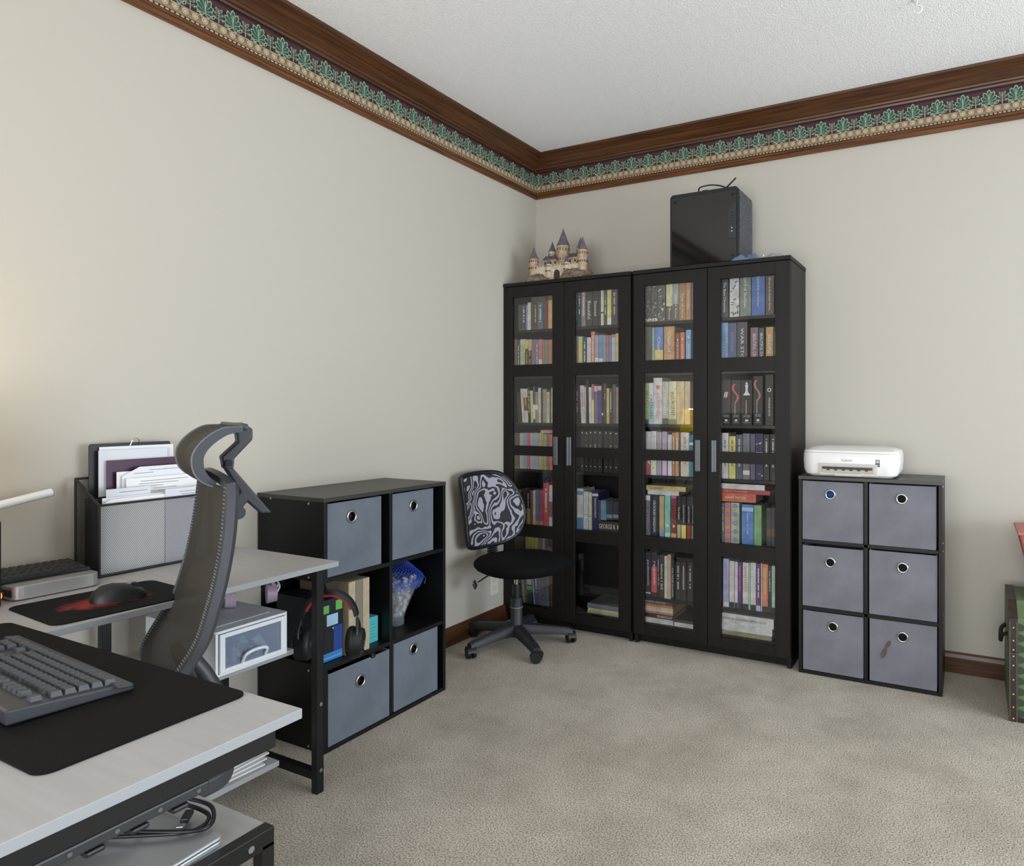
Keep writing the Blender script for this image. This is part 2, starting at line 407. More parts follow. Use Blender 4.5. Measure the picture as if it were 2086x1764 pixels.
bord_l = struct(MB().box(WX, ROOM_Y, 2.500, WX+0.001, WY-0.001, 2.632).build('trim_6', M_bord))
x = 1.644-16*PER
while x < ROOM_X-0.06:
    o = bpy.data.objects.new('border_motif', mm); COL.objects.link(o); o.parent = bord_b; o.location = (x, WY-0.0012, 2.5055); x += PER
y = WY-0.045+PER
while y > ROOM_Y+0.06:
    o = bpy.data.objects.new('border_motif', mm); COL.objects.link(o); o.parent = bord_l; o.location = (WX+0.0012, y, 2.5055); o.rotation_euler = (0, 0, pi/2); y -= PER

# wall outlet by the corner, ceiling hook
o = thing('wall_outlet', 'ivory duplex outlet plate on the wall behind the zebra chair', 'outlet', (WX, -0.413, 0.228))
MB().prism(rrect(-0.036, -0.058, 0.036, 0.058, 0.004), 'x', 0, 0.005).build('cover_plate', mat('ivory_plate', 'd8d4c6', 0.4), o, bevel=0.001)
for zz in (-0.022, 0.022):
    MB().prism(rrect(-0.016, zz-0.014, 0.016, zz+0.014, 0.009), 'x', 0.004, 0.0075).build('receptacle', mat('ivory_socket', 'cfcaba', 0.4), o)
o = thing('ceiling_hook', 'small white swag hook screwed into the textured ceiling', 'hook', (2.119, -0.722, CEIL))
MB().cyl((0, 0, 0), (0, 0, -0.006), 0.016, 0.012, 16).build('rosette', M_white, o, smooth=40)
MB().tube(crv([(0, 0, -0.004), (0, 0, -0.018), (0.012, 0, -0.026), (0.018, 0, -0.038), (0.008, 0, -0.05), (-0.008, 0, -0.046), (-0.011, 0, -0.036)], 5), 0.0028, 8).build('hook_arm', M_white, o, smooth=60)
# ================================================================ glass-door bookcases
def bookcase(x0, x1, label, shelves, name='glass_door_bookcase'):
    W = x1-x0
    t = thing(name, label, 'bookcase', (x0, -0.323, 0), 0, 'black glass-door bookcases')
    D = 0.341; th = 0.018
    for a in (0, W-th): MB().box(a, 0.021, 0, a+th, D, 1.882).build('side_panel', M_black, t, bevel=0.001)
    MB().box(-0.002, -0.003, 1.884, W+0.002, D, 1.903).build('top_board', M_black, t, bevel=0.0015)
    MB().box(th, D-0.006, 0.085, W-th, D, 1.884).build('back_panel', mat('bookcase_back', '171615', 0.6), t)
    MB().box(th, 0.03, 0.085, W-th, D-0.006, 0.105).build('bottom_board', M_black, t)
    MB().box(th, 0.055, 0, W-th, 0.07, 0.085).build('plinth', M_black, t)
    for z in shelves: MB().box(th, 0.034, z-0.016, W-th, D-0.006, z).build('shelf', mat('dark_shelf_board', '1d1c1a', 0.4), t, bevel=0.001)
    m = W/2; zb = (0.052, 0.0995, 0.488, 0.553, 0.939, 0.992, 1.378, 1.443, 1.822, 1.881)
    for side, (a, b, sl, sr) in enumerate(((0.001, m-0.0015, 0.0575, 0.072), (m+0.0015, W-0.001, 0.062, 0.069))):
        d = MB().box(a, 0, zb[0], a+sl, 0.02, zb[-1]).box(b-sr, 0, zb[0], b, 0.02, zb[-1]).build('door', M_black, t, bevel=0.0012)
        for k in range(0, 10, 2): MB().box(a+sl, 0.0006, zb[k], b-sr, 0.0194, zb[k+1]).build('rail', M_black, d, bevel=0.0008)
        for k in range(1, 9, 2): MB().box(a+sl, 0.0095, zb[k], b-sr, 0.0125, zb[k+1]).build('pane', M_glass, d)
        if side == 0: h = MB().box(b-0.057, -0.016, 0.894, b-0.031, -0.003, 1.047).box(b-0.057, -0.004, 0.894, b-0.047, 0.001, 1.047)
        else: h = MB().box(a+0.025, -0.022, 0.894, a+0.035, -0.003, 1.047).box(a+0.025, -0.004, 0.894, a+0.043, 0.001, 1.047)
        plabel(h.build('handle', M_handle, d, bevel=0.0015), 'satin grey metal handle')
    return t
bookcase(-0.028, 0.764, 'black bookcase with four-pane glass doors in the corner, castle model on top', (1.64, 1.383, 1.12, 0.86, 0.55))
bookcase(0.778, 1.569, 'black bookcase with four-pane glass doors beside the printer, computer case on top', (1.64, 1.383, 1.12, 0.86, 0.55, 0.238))
# books: door, row, shelf height, [x0, x1, height, colour, details] standing; [x0, x1, z0, z1, colour, details] lying
ROWS = [
 (1, 'A', 1.64,
  [
   (0.0397, 0.0603, 0.147, '4f4240', {}),
   (0.0615, 0.0934, 0.148, '45434e', {'t': ('', '9aa0a8'), 'k': 1}),
   (0.0946, 0.1009, 0.141, '8a9096', {}),
   (0.1027, 0.1238, 0.155, 'cdd1aa', {}),
   (0.125, 0.1425, 0.151, '3f4f30', {}),
   (0.1437, 0.1676, 0.147, '613532', {'k': 'b09070'}),
   (0.1694, 0.2057, 0.15, '4e6069', {'k': '7fb0c0'}),
   (0.2084, 0.2377, 0.157, '633a37', {}),
   (0.2397, 0.2636, 0.159, 'b89056', {}),
   (-0.0342, 0.0069, 0.212, '585852', {'bk': 1}),
   (0.0314, 0.0689, 0.211, '6d6a5a', {'bk': 1}),
   (0.0701, 0.133, 0.209, '726e5c', {'bk': 1}),
   (0.1403, 0.1737, 0.21, '77735f', {'bk': 1}),
  ], [
  ]),
 (1, 'B', 1.383,
  [
   (0.0107, 0.0269, 0.209, 'b86f58', {}),
   (0.0296, 0.0518, 0.193, '2f5f59', {'k': '9ab8b0'}),
   (0.053, 0.0859, 0.208, 'a5a678', {'b': [(0, 0.16, '4a4638'), (0.86, 1, '9aa0a0')]}),
   (0.0871, 0.1053, 0.205, 'cfae62', {'b': [(0, 0.75, '2b2621')], 'k': 'b09a60'}),
   (0.108, 0.1292, 0.205, 'b89a70', {'b': [(0, 0.7, '30251f')], 'k': 'b09a60'}),
   (0.1304, 0.1544, 0.204, '7d6273', {}),
   (0.1556, 0.175, 0.201, '617389', {'k': 'c8ccd0'}),
   (0.1762, 0.1984, 0.202, 'bd665d', {'b': [(0, 0.45, 'b3a894')]}),
   (0.1996, 0.2145, 0.2, '7d7468', {}),
   (0.2157, 0.2377, 0.197, '77776c', {'b': [(0.04, 0.16, 'c8c4b4')]}),
   (0.2397, 0.2636, 0.197, 'a56a52', {}),
  ], [
  ]),
 (1, 'C', 1.12,
  [
   (0.0273, 0.0508, 0.172, '3a3630', {'ln': 0.0114}),
   (0.0531, 0.0697, 0.192, 'b9b3a0', {'ln': 0.0151}),
   (0.0709, 0.0997, 0.191, 'c4bfb0', {'ln': 0.012, 'b': [(0.35, 0.75, '5a3f36')], 'k': 'b88a50'}),
   (0.1009, 0.1165, 0.202, '242424', {'ln': 0.0075, 'k': 'e0e0e0'}),
   (0.1177, 0.1369, 0.18, 'd6ae5c', {'ln': 0.0082}),
   (0.1381, 0.1517, 0.203, '44416a', {'ln': 0.003, 'b': [(0.1, 0.5, 'c8c4a8')]}),
   (0.1536, 0.172, 0.173, '8d7d68', {'b': [(0.42, 0.58, 'd8d4c4')]}),
   (0.1732, 0.1903, 0.195, 'a9b198', {'ln': 0.0022}),
   (0.1922, 0.202, 0.193, '3a352f', {}),
   (0.2039, 0.2267, 0.187, '8a8075', {}),
   (0.2286, 0.2466, 0.171, 'c9b98c', {'k': '6a5a40'}),
   (0.2489, 0.2578, 0.177, '5a5544', {}),
   (0.2597, 0.2675, 0.194, 'd2d28c', {}),
  ], [
  ]),
 (1, 'D', 0.86,
  [
   (0.0121, 0.0261, 0.201, '427050', {'dt': 1}),
   (0.0273, 0.0497, 0.201, '803c37', {'dt': 1}),
   (0.0509, 0.0723, 0.201, '92ad8b', {'dt': 1}),
   (0.0735, 0.0959, 0.202, '758ca6', {'dt': 1}),
   (0.0971, 0.1202, 0.202, 'b0524e', {'dt': 1}),
   (0.1214, 0.1369, 0.203, 'a88e96', {'dt': 1}),
   (0.1381, 0.1646, 0.203, '6d9cae', {'dt': 1}),
   (0.1658, 0.1793, 0.202, 'b0757f', {'dt': 1}),
   (0.1805, 0.1939, 0.203, 'a0a05e', {}),
   (0.1959, 0.2085, 0.202, '90905f', {}),
   (0.2108, 0.2274, 0.198, '84996c', {}),
   (0.2301, 0.2466, 0.2, '8f5842', {}),
   (0.2482, 0.2682, 0.197, 'b85d4a', {}),
  ], [
   (0.1891, 0.2706, 1.0611, 1.0698, 'c08a80', {}),
   (0.1909, 0.2706, 1.0708, 1.0801, 'b07a72', {}),
  ]),
 (1, 'E', 0.55,
  [
   (0.0242, 0.0578, 0.187, 'adac97', {}),
   (0.0601, 0.0691, 0.19, '303030', {'k': 'c0c0c0'}),
   (0.0713, 0.0919, 0.191, '4f3f3c', {'b': [(0, 0.65, '275874')]}),
   (0.0936, 0.1196, 0.191, '262a30', {'b': [(0, 0.45, 'cfa645')], 'k': 'd0d0d0'}),
   (0.1213, 0.1372, 0.19, '80483f', {}),
   (0.1389, 0.1546, 0.191, 'bbb095', {}),
   (0.1563, 0.178, 0.196, '4d6f87', {'b': [(0, 0.12, '9a6a50')]}),
   (0.1802, 0.2066, 0.195, '924350', {'b': [(0, 0.12, 'a06a50')]}),
   (0.2083, 0.2409, 0.237, 'a83c3c', {'k': 'd8b0a8'}),
   (0.2446, 0.2716, 0.226, 'c0c0b8', {'b': [(0.22, 0.6, '6a4a48')]}),
  ], [
  ]),
 (1, 'G', 0.105,
  [
   (-0.0881, -0.0518, 0.344, '40546e', {'bk': 1}),
   (-0.0506, -0.0305, 0.346, '6f6461', {'bk': 1}),
   (-0.0267, -0.0093, 0.348, 'c2c242', {'bk': 1}),
   (-0.0076, 0.0092, 0.35, 'baba3c', {'bk': 1}),
   (0.0109, 0.0275, 0.351, 'c8c84a', {'bk': 1}),
   (0.0298, 0.0521, 0.353, 'cccc54', {'bk': 1}),
   (0.0549, 0.0796, 0.356, 'c2c24a', {'bk': 1}),
   (0.0819, 0.108, 0.351, '7f7976', {'bk': 1}),
   (0.1097, 0.126, 0.353, 'a89f99', {'bk': 1}),
   (0.0524, 0.064, 0.142, 'a8a090', {'ln': 0.0229}),
   (0.0662, 0.0868, 0.144, '5a5f62', {'ln': 0.0213}),
   (0.089, 0.1221, 0.147, '2f4434', {'ln': 0.0162, 'b': [(0.5, 0.7, 'd8d8c8'), (0.36, 0.46, '5fae4a')]}),
   (0.1243, 0.1332, 0.15, 'a0a4a8', {'ln': 0.02}),
   (0.1359, 0.1681, 0.152, '4a5a84', {'ln': 0.0175, 'k': 'c8ccd8'}),
   (0.1703, 0.182, 0.155, '88505a', {'ln': 0.0149}),
   (0.1842, 0.2116, 0.158, '44606a', {'ln': 0.0138}),
   (0.2137, 0.2409, 0.161, '5a5f58', {'ln': 0.0123}),
   (0.2431, 0.2701, 0.148, '4f3a34', {'ln': 0.0049}),
  ], [
  ]),
 (2, 'A', 1.64,
  [
   (0.4102, 0.4256, 0.205, '20301f', {'t': ('MARGARET ATWOOD', '63b458', 0.05, 0.83, 0.62)}),
   (0.4274, 0.4469, 0.204, '333e45', {'k': 'd8dcd8'}),
   (0.4492, 0.4748, 0.202, '7a736e', {'k': 'c8c4bc'}),
   (0.4783, 0.5154, 0.199, '403c37', {'t': ('Beautiful', 'c2beb4', 0.32, 0.8, 0.5)}),
   (0.5189, 0.5515, 0.196, '3a3733', {'t': ('Damned', 'b8b4aa', 0.33, 0.72, 0.45)}),
   (0.5535, 0.5647, 0.191, '373e33', {}),
   (0.5673, 0.5844, 0.192, 'b8ae9c', {'b': [(0.33, 0.38, '4a3a33')]}),
   (0.5865, 0.603, 0.191, '3e443b', {'k': 'c0c0a8'}),
   (0.605, 0.6288, 0.191, 'ddbb60', {'b': [(0, 0.2, 'd2caae')]}),
   (0.6308, 0.6638, 0.189, '4a403f', {'k': '9a8884'}),
  ], [
  ]),
 (2, 'B', 1.383,
  [
   (0.4131, 0.4276, 0.21, '828998', {'k': '4a5468'}),
   (0.4302, 0.4545, 0.205, 'cdc48a', {'b': [(0, 0.92, 'bba94c')]}),
   (0.4563, 0.4813, 0.199, '314f62', {'t': ('', 'd8d8d0'), 'k': 'c8d0d0'}),
   (0.4839, 0.5068, 0.198, 'cec5a8', {'b': [(0, 0.2, '8f5d42')]}),
   (0.5091, 0.5296, 0.228, 'd6735a', {'k': 'e8c0a8'}),
   (0.5314, 0.5528, 0.208, '8e8e98', {'b': [(0, 0.42, 'bdb5a8')]}),
   (0.5549, 0.5798, 0.208, '6d7c9f', {'b': [(0, 0.4, 'c4beb4')]}),
   (0.5815, 0.5962, 0.206, '6294a0', {'b': [(0, 0.12, 'c8c4bc')]}),
   (0.5988, 0.6133, 0.205, 'a85d5b', {'b': [(0, 0.18, 'c8bcb0')]}),
   (0.6154, 0.6301, 0.203, '6c738d', {'b': [(0, 0.18, 'c8c0b0')]}),
   (0.6319, 0.6536, 0.207, '9ba4ae', {'b': [(0.92, 1, 'a85d52')]}),
   (0.6559, 0.6705, 0.211, 'bfa052', {}),
  ], [
  ]),
 (2, 'C', 1.12,
  [
   (0.4157, 0.4301, 0.2, '2b2725', {'t': ('', 'd0d0c8'), 'k': 'd0d0c8'}),
   (0.432, 0.4381, 0.198, '33302e', {}),
   (0.44, 0.464, 0.204, 'bdbdb8', {'ln': 0.0079, 'k': 'b04a40'}),
   (0.467, 0.4758, 0.195, 'aea99f', {'ln': 0.0072}),
   (0.4777, 0.4912, 0.229, '272624', {}),
   (0.4931, 0.5097, 0.194, 'ccc7ae', {'ln': 0.0036}),
   (0.5119, 0.5249, 0.21, '8f6d52', {'ln': 0.0021, 'b': [(0, 0.6, 'ccb462')]}),
   (0.5268, 0.5461, 0.2, '6e5486', {'ln': 0.0028, 'b': [(0.85, 1, 'b08aa0')]}),
   (0.548, 0.5706, 0.2, '4e4268', {'ln': 0.0018, 'b': [(0.88, 1, 'a89098')]}),
   (0.5725, 0.5811, 0.196, '302f2d', {'b': [(0.22, 0.29, 'c8c4b8')]}),
   (0.583, 0.5992, 0.212, '44453c', {'t': ('The', 'b8b8a0', 0.25, 0.4, 0.4)}),
   (0.6014, 0.6165, 0.187, 'd69f52', {}),
   (0.6183, 0.6344, 0.183, '4e4435', {'k': 'd0ccb8'}),
   (0.6373, 0.6536, 0.206, '505056', {}),
   (0.6558, 0.673, 0.192, '826f69', {}),
  ], [
  ]),
 (2, 'D', 0.86,
  [
   (0.4439, 0.4651, 0.222, '282725', {'t': ('Marked', '6a6a68', 0.34, 0.66, 0.45), 'dot': 1}),
   (0.4673, 0.4922, 0.219, '282725', {'t': ('Chosen', 'a84a5c', 0.34, 0.66, 0.45), 'dot': 1}),
   (0.4949, 0.5171, 0.223, '282725', {'t': ('Awakened', '8fa050', 0.34, 0.66, 0.45), 'dot': 1}),
   (0.5194, 0.5457, 0.223, '282725', {'t': ('Hidden', 'd8d8d0', 0.34, 0.66, 0.45), 'dot': 1}),
   (0.5483, 0.5748, 0.222, '282725', {'t': ('Untamed', '6a6a78', 0.34, 0.66, 0.45), 'dot': 1}),
   (0.5847, 0.6113, 0.222, '282725', {'t': ('Tempted', '6f7d50', 0.34, 0.66, 0.45), 'dot': 1}),
   (0.6142, 0.6378, 0.221, '282725', {'t': ('Burned', 'a06a58', 0.34, 0.66, 0.45), 'dot': 1}),
   (0.6418, 0.673, 0.219, '282725', {'t': ('Hunted', '5a7078', 0.34, 0.66, 0.45), 'dot': 1}),
  ], [
  ]),
 (2, 'E', 0.55,
  [
   (0.4214, 0.4589, 0.217, 'b6baaf', {'b': [(0, 0.28, '32658f'), (0.84, 0.94, '44709a')]}),
   (0.4627, 0.4911, 0.203, 'adb5b9', {'b': [(0.38, 0.4, '5a6a70')]}),
   (0.4944, 0.5125, 0.2, 'b6b69b', {'b': [(0.34, 0.38, '6a8a50')]}),
   (0.5152, 0.5518, 0.206, '2b2954', {'t': ('PHARMACOTHERAPY', 'd8c84a', 0.16, 0.68, 0.34), 'b': [(0.88, 0.95, '9aa0c0')]}),
   (0.5535, 0.5643, 0.163, '4e3d60', {}),
   (0.5665, 0.5987, 0.104, '547c92', {'up': 0.058}),
   (0.6008, 0.6371, 0.099, '383944', {'up': 0.061, 'b': [(0.1, 0.3, '6a6c78')]}),
   (0.6393, 0.6811, 0.096, '343340', {'up': 0.064, 'b': [(0.1, 0.3, '6a6c78')]}),
  ], [
   (0.5584, 0.7107, 0.5499, 0.6041, '3a3631', {'t': ('GEORGE R. R.', 'a8a498', 0.02, 0.82, 0.45)}),
  ]),
 (2, 'G', 0.105,
  [
  ], [
   (0.4851, 0.7107, 0.1009, 0.1197, '9a9484', {}),
   (0.4887, 0.7155, 0.1211, 0.1319, 'b8b458', {}),
   (0.4841, 0.7107, 0.1322, 0.1434, '50609a', {}),
   (0.4856, 0.7107, 0.144, 0.157, '6a6f64', {}),
  ]),
 (3, 'A', 1.64,
  [
   (0.8232, 0.8573, 0.205, '4d4d4b', {'art': 1, 'b': [(0.03, 0.1, 'c8c8c4')]}),
   (0.859, 0.8914, 0.202, '525250', {'art': 1, 'b': [(0.03, 0.1, 'c8c8c4')]}),
   (0.8935, 0.9354, 0.199, '555553', {'art': 1}),
   (0.94, 0.9744, 0.195, 'bdba7e', {'b': [(0, 0.4, '4f4a40')], 't': ('City of Bones', 'd8d8c8', 0.3, 0.95, 0.42)}),
   (0.9769, 1.0062, 0.192, '8f9398', {'b': [(0, 0.45, '59544d')], 't': ('City of Ashes', 'dcdcd8', 0.3, 0.93, 0.42)}),
   (1.0095, 1.0437, 0.19, '957247', {'t': ('City of Glass', 'd8c8a0', 0.3, 0.93, 0.4)}),
   (1.0462, 1.0701, 0.189, 'a87d52', {'t': ('City of Lost', 'd0b890', 0.2, 0.7, 0.4)}),
   (1.0739, 1.0841, 0.187, '5e5865', {}),
  ], [
  ]),
 (3, 'B', 1.383,
  [
   (0.8232, 0.86, 0.235, '4e554c', {'b': []}),
   (0.8625, 0.8751, 0.231, '869c88', {}),
   (0.8773, 0.9229, 0.231, '5273a9', {'b': [(0, 0.5, 'bf9f4c')], 't': ('Chain of Iron', 'e8ecf0', 0.22, 0.95, 0.34)}),
   (0.9281, 0.9849, 0.231, 'a98255', {'t': ('Chain of Thorns', 'e0d4b8', 0.12, 0.98, 0.3)}),
   (0.9913, 1.0122, 0.196, '804739', {'t': ('THE HUNGER GAMES', 'd8ccc0', 0.22, 0.98, 0.4), 'tri': 1}),
   (1.016, 1.0381, 0.198, 'ba653c', {'t': ('CATCHING FIRE', 'e0c8a0', 0.3, 0.98, 0.4), 'tri': 1}),
   (1.0457, 1.0714, 0.209, '6396b9', {'t': ('MOCKINGJAY', 'e4ecf0', 0.35, 0.98, 0.4), 'tri': 1}),
  ], [
  ]),
 (3, 'C', 1.12,
  [
   (0.8232, 0.8429, 0.21, '96a255', {'b': [(0, 0.12, '35393c')], 't': ('MATCHED', '5f6a3a', 0.2, 0.85, 0.5)}),
   (0.8448, 0.869, 0.211, '83adD6', {'b': [(0.55, 1, 'd6dcde')], 't': ('CROSSED', '26303c', 0.28, 0.87, 0.55)}),
   (0.8709, 0.9172, 0.236, 'e0ded8', {'t': ('REACHED', 'dc5f47', 0.33, 0.87, 0.35), 'disc': 'cf5a44'}),
   (0.9191, 0.952, 0.216, 'a0a29a', {'b': [(0, 0.14, '4a5248')], 't': ('DIVERGENT', 'eeeee8', 0.22, 0.8, 0.5)}),
   (0.9542, 0.9951, 0.217, 'bab68c', {'b': [(0, 0.12, '6a7258')], 't': ('INSURGENT', '55523f', 0.25, 0.8, 0.45)}),
   (0.9973, 1.0374, 0.216, 'bd9f7c', {'t': ('ALLEGIANT', 'a07a55', 0.25, 0.8, 0.4)}),
   (1.04, 1.0671, 0.215, 'bda57c', {}),
   (1.0696, 1.0845, 0.187, '4a2a25', {}),
  ], [
  ]),
 (3, 'D', 0.86,
  [
   (0.8267, 0.8544, 0.222, 'd4cdc9', {'b': [(0, 0.4, '8f4043')], 'art': 2}),
   (0.8563, 0.8856, 0.224, 'cec9c1', {'b': [(0, 0.4, 'bcb49b')], 'art': 2}),
   (0.8879, 0.9145, 0.22, '8f898d', {'b': [(0, 0.4, '84848a')]}),
   (0.9184, 0.9435, 0.222, 'a08fa0', {'b': [(0, 0.4, 'ae96b6')]}),
   (0.9488, 0.9699, 0.208, 'd3d3cd', {'b': [(0, 0.4, 'b5bdb5')]}),
   (0.9721, 0.9877, 0.218, '9b734c', {'k': 'd0b890'}),
   (0.9896, 1.0075, 0.22, 'ad845e', {'k': 'd8c0a0'}),
   (1.0094, 1.0162, 0.209, '4e322a', {}),
   (1.018, 1.0615, 0.22, 'c6ad9f', {'k': '7f6a62'}),
   (1.0634, 1.0855, 0.209, '316f86', {'b': [(0.75, 0.82, 'a0c0c0')]}),
  ], [
  ]),
 (3, 'E', 0.55,
  [
   (0.8255, 0.8522, 0.208, '60656d', {'t': ('Six of Crows', 'a06a68', 0.15, 0.85, 0.5), 'b': [(0.86, 0.98, 'c8ccd0')]}),
   (0.8569, 0.8938, 0.21, '1f2a37', {'t': ('CROOKED KINGDOM', 'e4e8ea', 0.14, 0.9, 0.36)}),
   (0.903, 0.9274, 0.206, 'a89165', {'b': [(0, 0.1, '5a80b8')]}),
   (0.9322, 0.9613, 0.211, '63ab9b', {'b': [(0, 0.1, '8fd0d8')], 'disc': 'd8e8e0'}),
   (0.9666, 0.995, 0.212, '702226', {'b': [(0, 0.1, 'd8803c'), (0.93, 1, '8a5a70')], 'disc': 'd89a50'}),
   (0.9991, 1.0184, 0.208, '242226', {'b': [(0, 0.32, '958f6e')], 't': ('The Hobbit', 'd8d8d4', 0.25, 0.55, 0.5)}),
   (1.0214, 1.046, 0.209, '201f20', {'b': [(0, 0.32, 'd8ae42')], 't': ('FELLOWSHIP OF THE RING', 'a8a8a4', 0.2, 0.62, 0.3)}),
   (1.0501, 1.0709, 0.21, '201f20', {'b': [(0, 0.32, '802527')], 't': ('THE TWO TOWERS', 'a8a8a4', 0.22, 0.62, 0.3)}),
   (1.0742, 1.0894, 0.21, '201f20', {'b': [(0, 0.32, '537f48')], 't': ('THE RETURN OF THE KING', '989894', 0.2, 0.62, 0.3)}),
  ], [
   (0.8377, 1.0074, 0.7581, 0.7827, 'd8d8d4', {'b': []}),
   (0.8296, 1.044, 0.7829, 0.8065, 'b09c5e', {'t': ('THE SERVANT', '5a4a28', 0.06, 0.45, 0.5)}),
  ]),
 (3, 'F', 0.238,
  [
   (0.8253, 0.8553, 0.223, '2f2f38', {'t': ('pandemonium', 'dadade', 0.17, 0.75, 0.5), 'b': [(0.06, 0.09, 'c8c8c8')]}),
   (0.8588, 0.8894, 0.227, '38262a', {'b': [(0.1, 0.68, 'a33c3e')], 't': ('requiem', 'ecdcdc', 0.2, 0.72, 0.6)}),
   (0.892, 0.9021, 0.216, '302f2f', {'k': 'b0b0a8'}),
   (0.9044, 0.9284, 0.218, '3a3530', {'t': ('before i fall', 'e0dcd4', 0.22, 0.8, 0.5)}),
   (0.9304, 0.9455, 0.215, 'bfbfa0', {}),
   (0.947, 0.965, 0.224, 'ad917e', {}),
   (0.967, 0.9815, 0.229, '262932', {'t': ('THE MAZE RUNNER', 'd0d8dc', 0.3, 0.95, 0.45)}),
   (0.9913, 1.0174, 0.191, '2e2c28', {'k': 'a0a098'}),
   (1.0194, 1.0466, 0.193, '2e2a26', {'k': '90908a'}),
   (1.0525, 1.0829, 0.196, '2c2a28', {'k': '8a8a84'}),
  ], [
   (0.996, 1.0913, 0.4311, 0.4538, '252422', {'b': []}),
  ]),
 (3, 'G', 0.105,
  [
  ], [
   (0.8233, 0.9786, 0.1042, 0.1305, 'cfcfc8', {'b': []}),
   (0.8359, 0.9786, 0.1328, 0.1536, '262322', {'t': ('SEABISCUIT', 'ececec', 0.38, 0.97, 0.5)}),
   (0.8233, 0.9772, 0.1524, 0.1645, 'c65a31', {}),
   (0.8233, 0.9759, 0.165, 0.1768, '9ea4bd', {}),
   (0.8233, 0.9767, 0.1774, 0.1892, 'bf9f5d', {}),
   (0.8233, 0.9745, 0.1897, 0.2021, 'a05e43', {}),
   (0.8233, 0.9732, 0.2026, 0.2232, '3f3f42', {'t': ('BEN CARSON   GIFTED HANDS', 'd4d4d0', 0.0, 0.75, 0.34)}),
   (0.9832, 1.0939, 0.1121, 0.126, 'b8b8b0', {'base': 1}),
   (0.984, 1.0939, 0.1266, 0.1399, '35373a', {'base': 1}),
  ]),
 (4, 'A', 1.64,
  [
   (1.2275, 1.2633, 0.187, '44464b', {'t': ('The Bane Chronicles', 'e4e4e2', 0.08, 0.86, 0.36)}),
   (1.2697, 1.3155, 0.19, 'cfcfc3', {'art': 3}),
   (1.3206, 1.3738, 0.19, '6f766d', {'t': ('Lord of Shadows', 'dcdfdc', 0.02, 0.78, 0.28)}),
   (1.3771, 1.4395, 0.191, '42609a', {'t': ('Queen of Air and Darkness', 'cfa66c', 0.02, 0.78, 0.2)}),
   (1.4439, 1.4825, 0.186, '4f4340', {'t': ('Ghosts of the Shadow Market', 'cfa66c', 0.05, 0.88, 0.26)}),
  ], [
  ]),
 (4, 'B', 1.383,
  [
   (1.2275, 1.2612, 0.233, '638db5', {'t': ('GLASS SWORD', '3f6488', 0.2, 0.9, 0.34)}),
   (1.2632, 1.303, 0.23, '484e72', {'t': ('KINGS CAGE', '6a708e', 0.2, 0.6, 0.3)}),
   (1.3063, 1.3559, 0.231, '413f45', {'t': ('WAR STORM', 'dcdcda', 0.12, 0.97, 0.3)}),
   (1.372, 1.4081, 0.202, '6f535c', {'t': ('BEAUTIFUL CREATURES', 'd8cca8', 0.15, 0.98, 0.42)}),
   (1.4125, 1.4357, 0.198, '40474d', {'t': ('BEAUTIFUL DARKNESS', 'e0e0dc', 0.12, 0.98, 0.55)}),
   (1.4452, 1.4793, 0.201, 'a28043', {'t': ('BEAUTIFUL CHAOS', 'ecdca0', 0.18, 0.98, 0.42)}),
   (1.4837, 1.4931, 0.199, '302e2c', {'t': ('BEAUTIFUL REDEMPTION', 'd8d8d4', 0.12, 0.98, 0.5)}),
  ], [
  ]),
 (4, 'C', 1.12,
  [
   (1.2295, 1.274, 0.218, '1b1a1a', {'mey': 1, 'disc': 'c8a8a4'}),
   (1.2785, 1.3239, 0.216, '1b1a1a', {'mey': 1, 'rib': 'a83a38'}),
   (1.3267, 1.3794, 0.216, '1b1a1a', {'mey': 1, 'chess': 1}),
   (1.3853, 1.4294, 0.234, '1b1a1a', {'mey': 1, 'rib': '8a5a58', 'ln': 0.0}),
   (1.443, 1.4787, 0.239, '1a1917', {'t': ('STEPHENIE MEYER', 'c8b088', 0.45, 0.82, 0.22), 'ring': 1}),
  ], [
  ]),
 (4, 'D', 0.86,
  [
   (1.2295, 1.2627, 0.221, 'b0cbd0', {'k': '5a6a70', 'art': 2}),
   (1.2661, 1.2982, 0.206, 'd6af5d', {'k': '7a5a30'}),
   (1.3014, 1.3322, 0.214, '4e5059', {'k': '9a9ca4'}),
   (1.3347, 1.3674, 0.22, '64646a', {'b': [(0.1, 0.2, 'b0a0a0')]}),
   (1.3709, 1.3929, 0.219, '534e68', {}),
   (1.3951, 1.4316, 0.221, '262a48', {'b': [(0.35, 0.6, 'c8ccd8')], 'art': 2}),
   (1.434, 1.4609, 0.218, '302926', {'k': 'b0a898'}),
   (1.4646, 1.4925, 0.219, '282526', {'k': 'a8a8a0'}),
  ], [
  ]),
 (4, 'E', 0.55,
  [
   (1.229, 1.2429, 0.191, '53706f', {'k': '9ab0a8'}),
   (1.2458, 1.273, 0.193, 'c86f3e', {'spots': '6a4a9a'}),
   (1.2763, 1.3173, 0.195, '86a37a', {'spots': '7a4a92'}),
   (1.3293, 1.3851, 0.19, '3d6cab', {'t': ('HARRY POTTER', 'd8dce4', 0.22, 0.75, 0.16), 'b': [(0.83, 0.93, '7f98c0')]}),
   (1.3883, 1.424, 0.19, '64915f', {}),
   (1.4476, 1.4684, 0.181, '292a31', {'b': [(0.25, 0.45, '4a342c')]}),
   (1.4704, 1.4953, 0.183, '2b2930', {'b': [(0.25, 0.45, '4a342c')]}),
  ], [
   (1.2278, 1.3973, 0.7503, 0.7899, 'b2553b', {'t': ('HARRY POTTER', 'd8a078', 0.12, 0.72, 0.3)}),
   (1.2278, 1.4637, 0.7905, 0.8112, '923632', {'t': ('HARRY POTTER', 'c07a6a', 0.02, 0.55, 0.28)}),
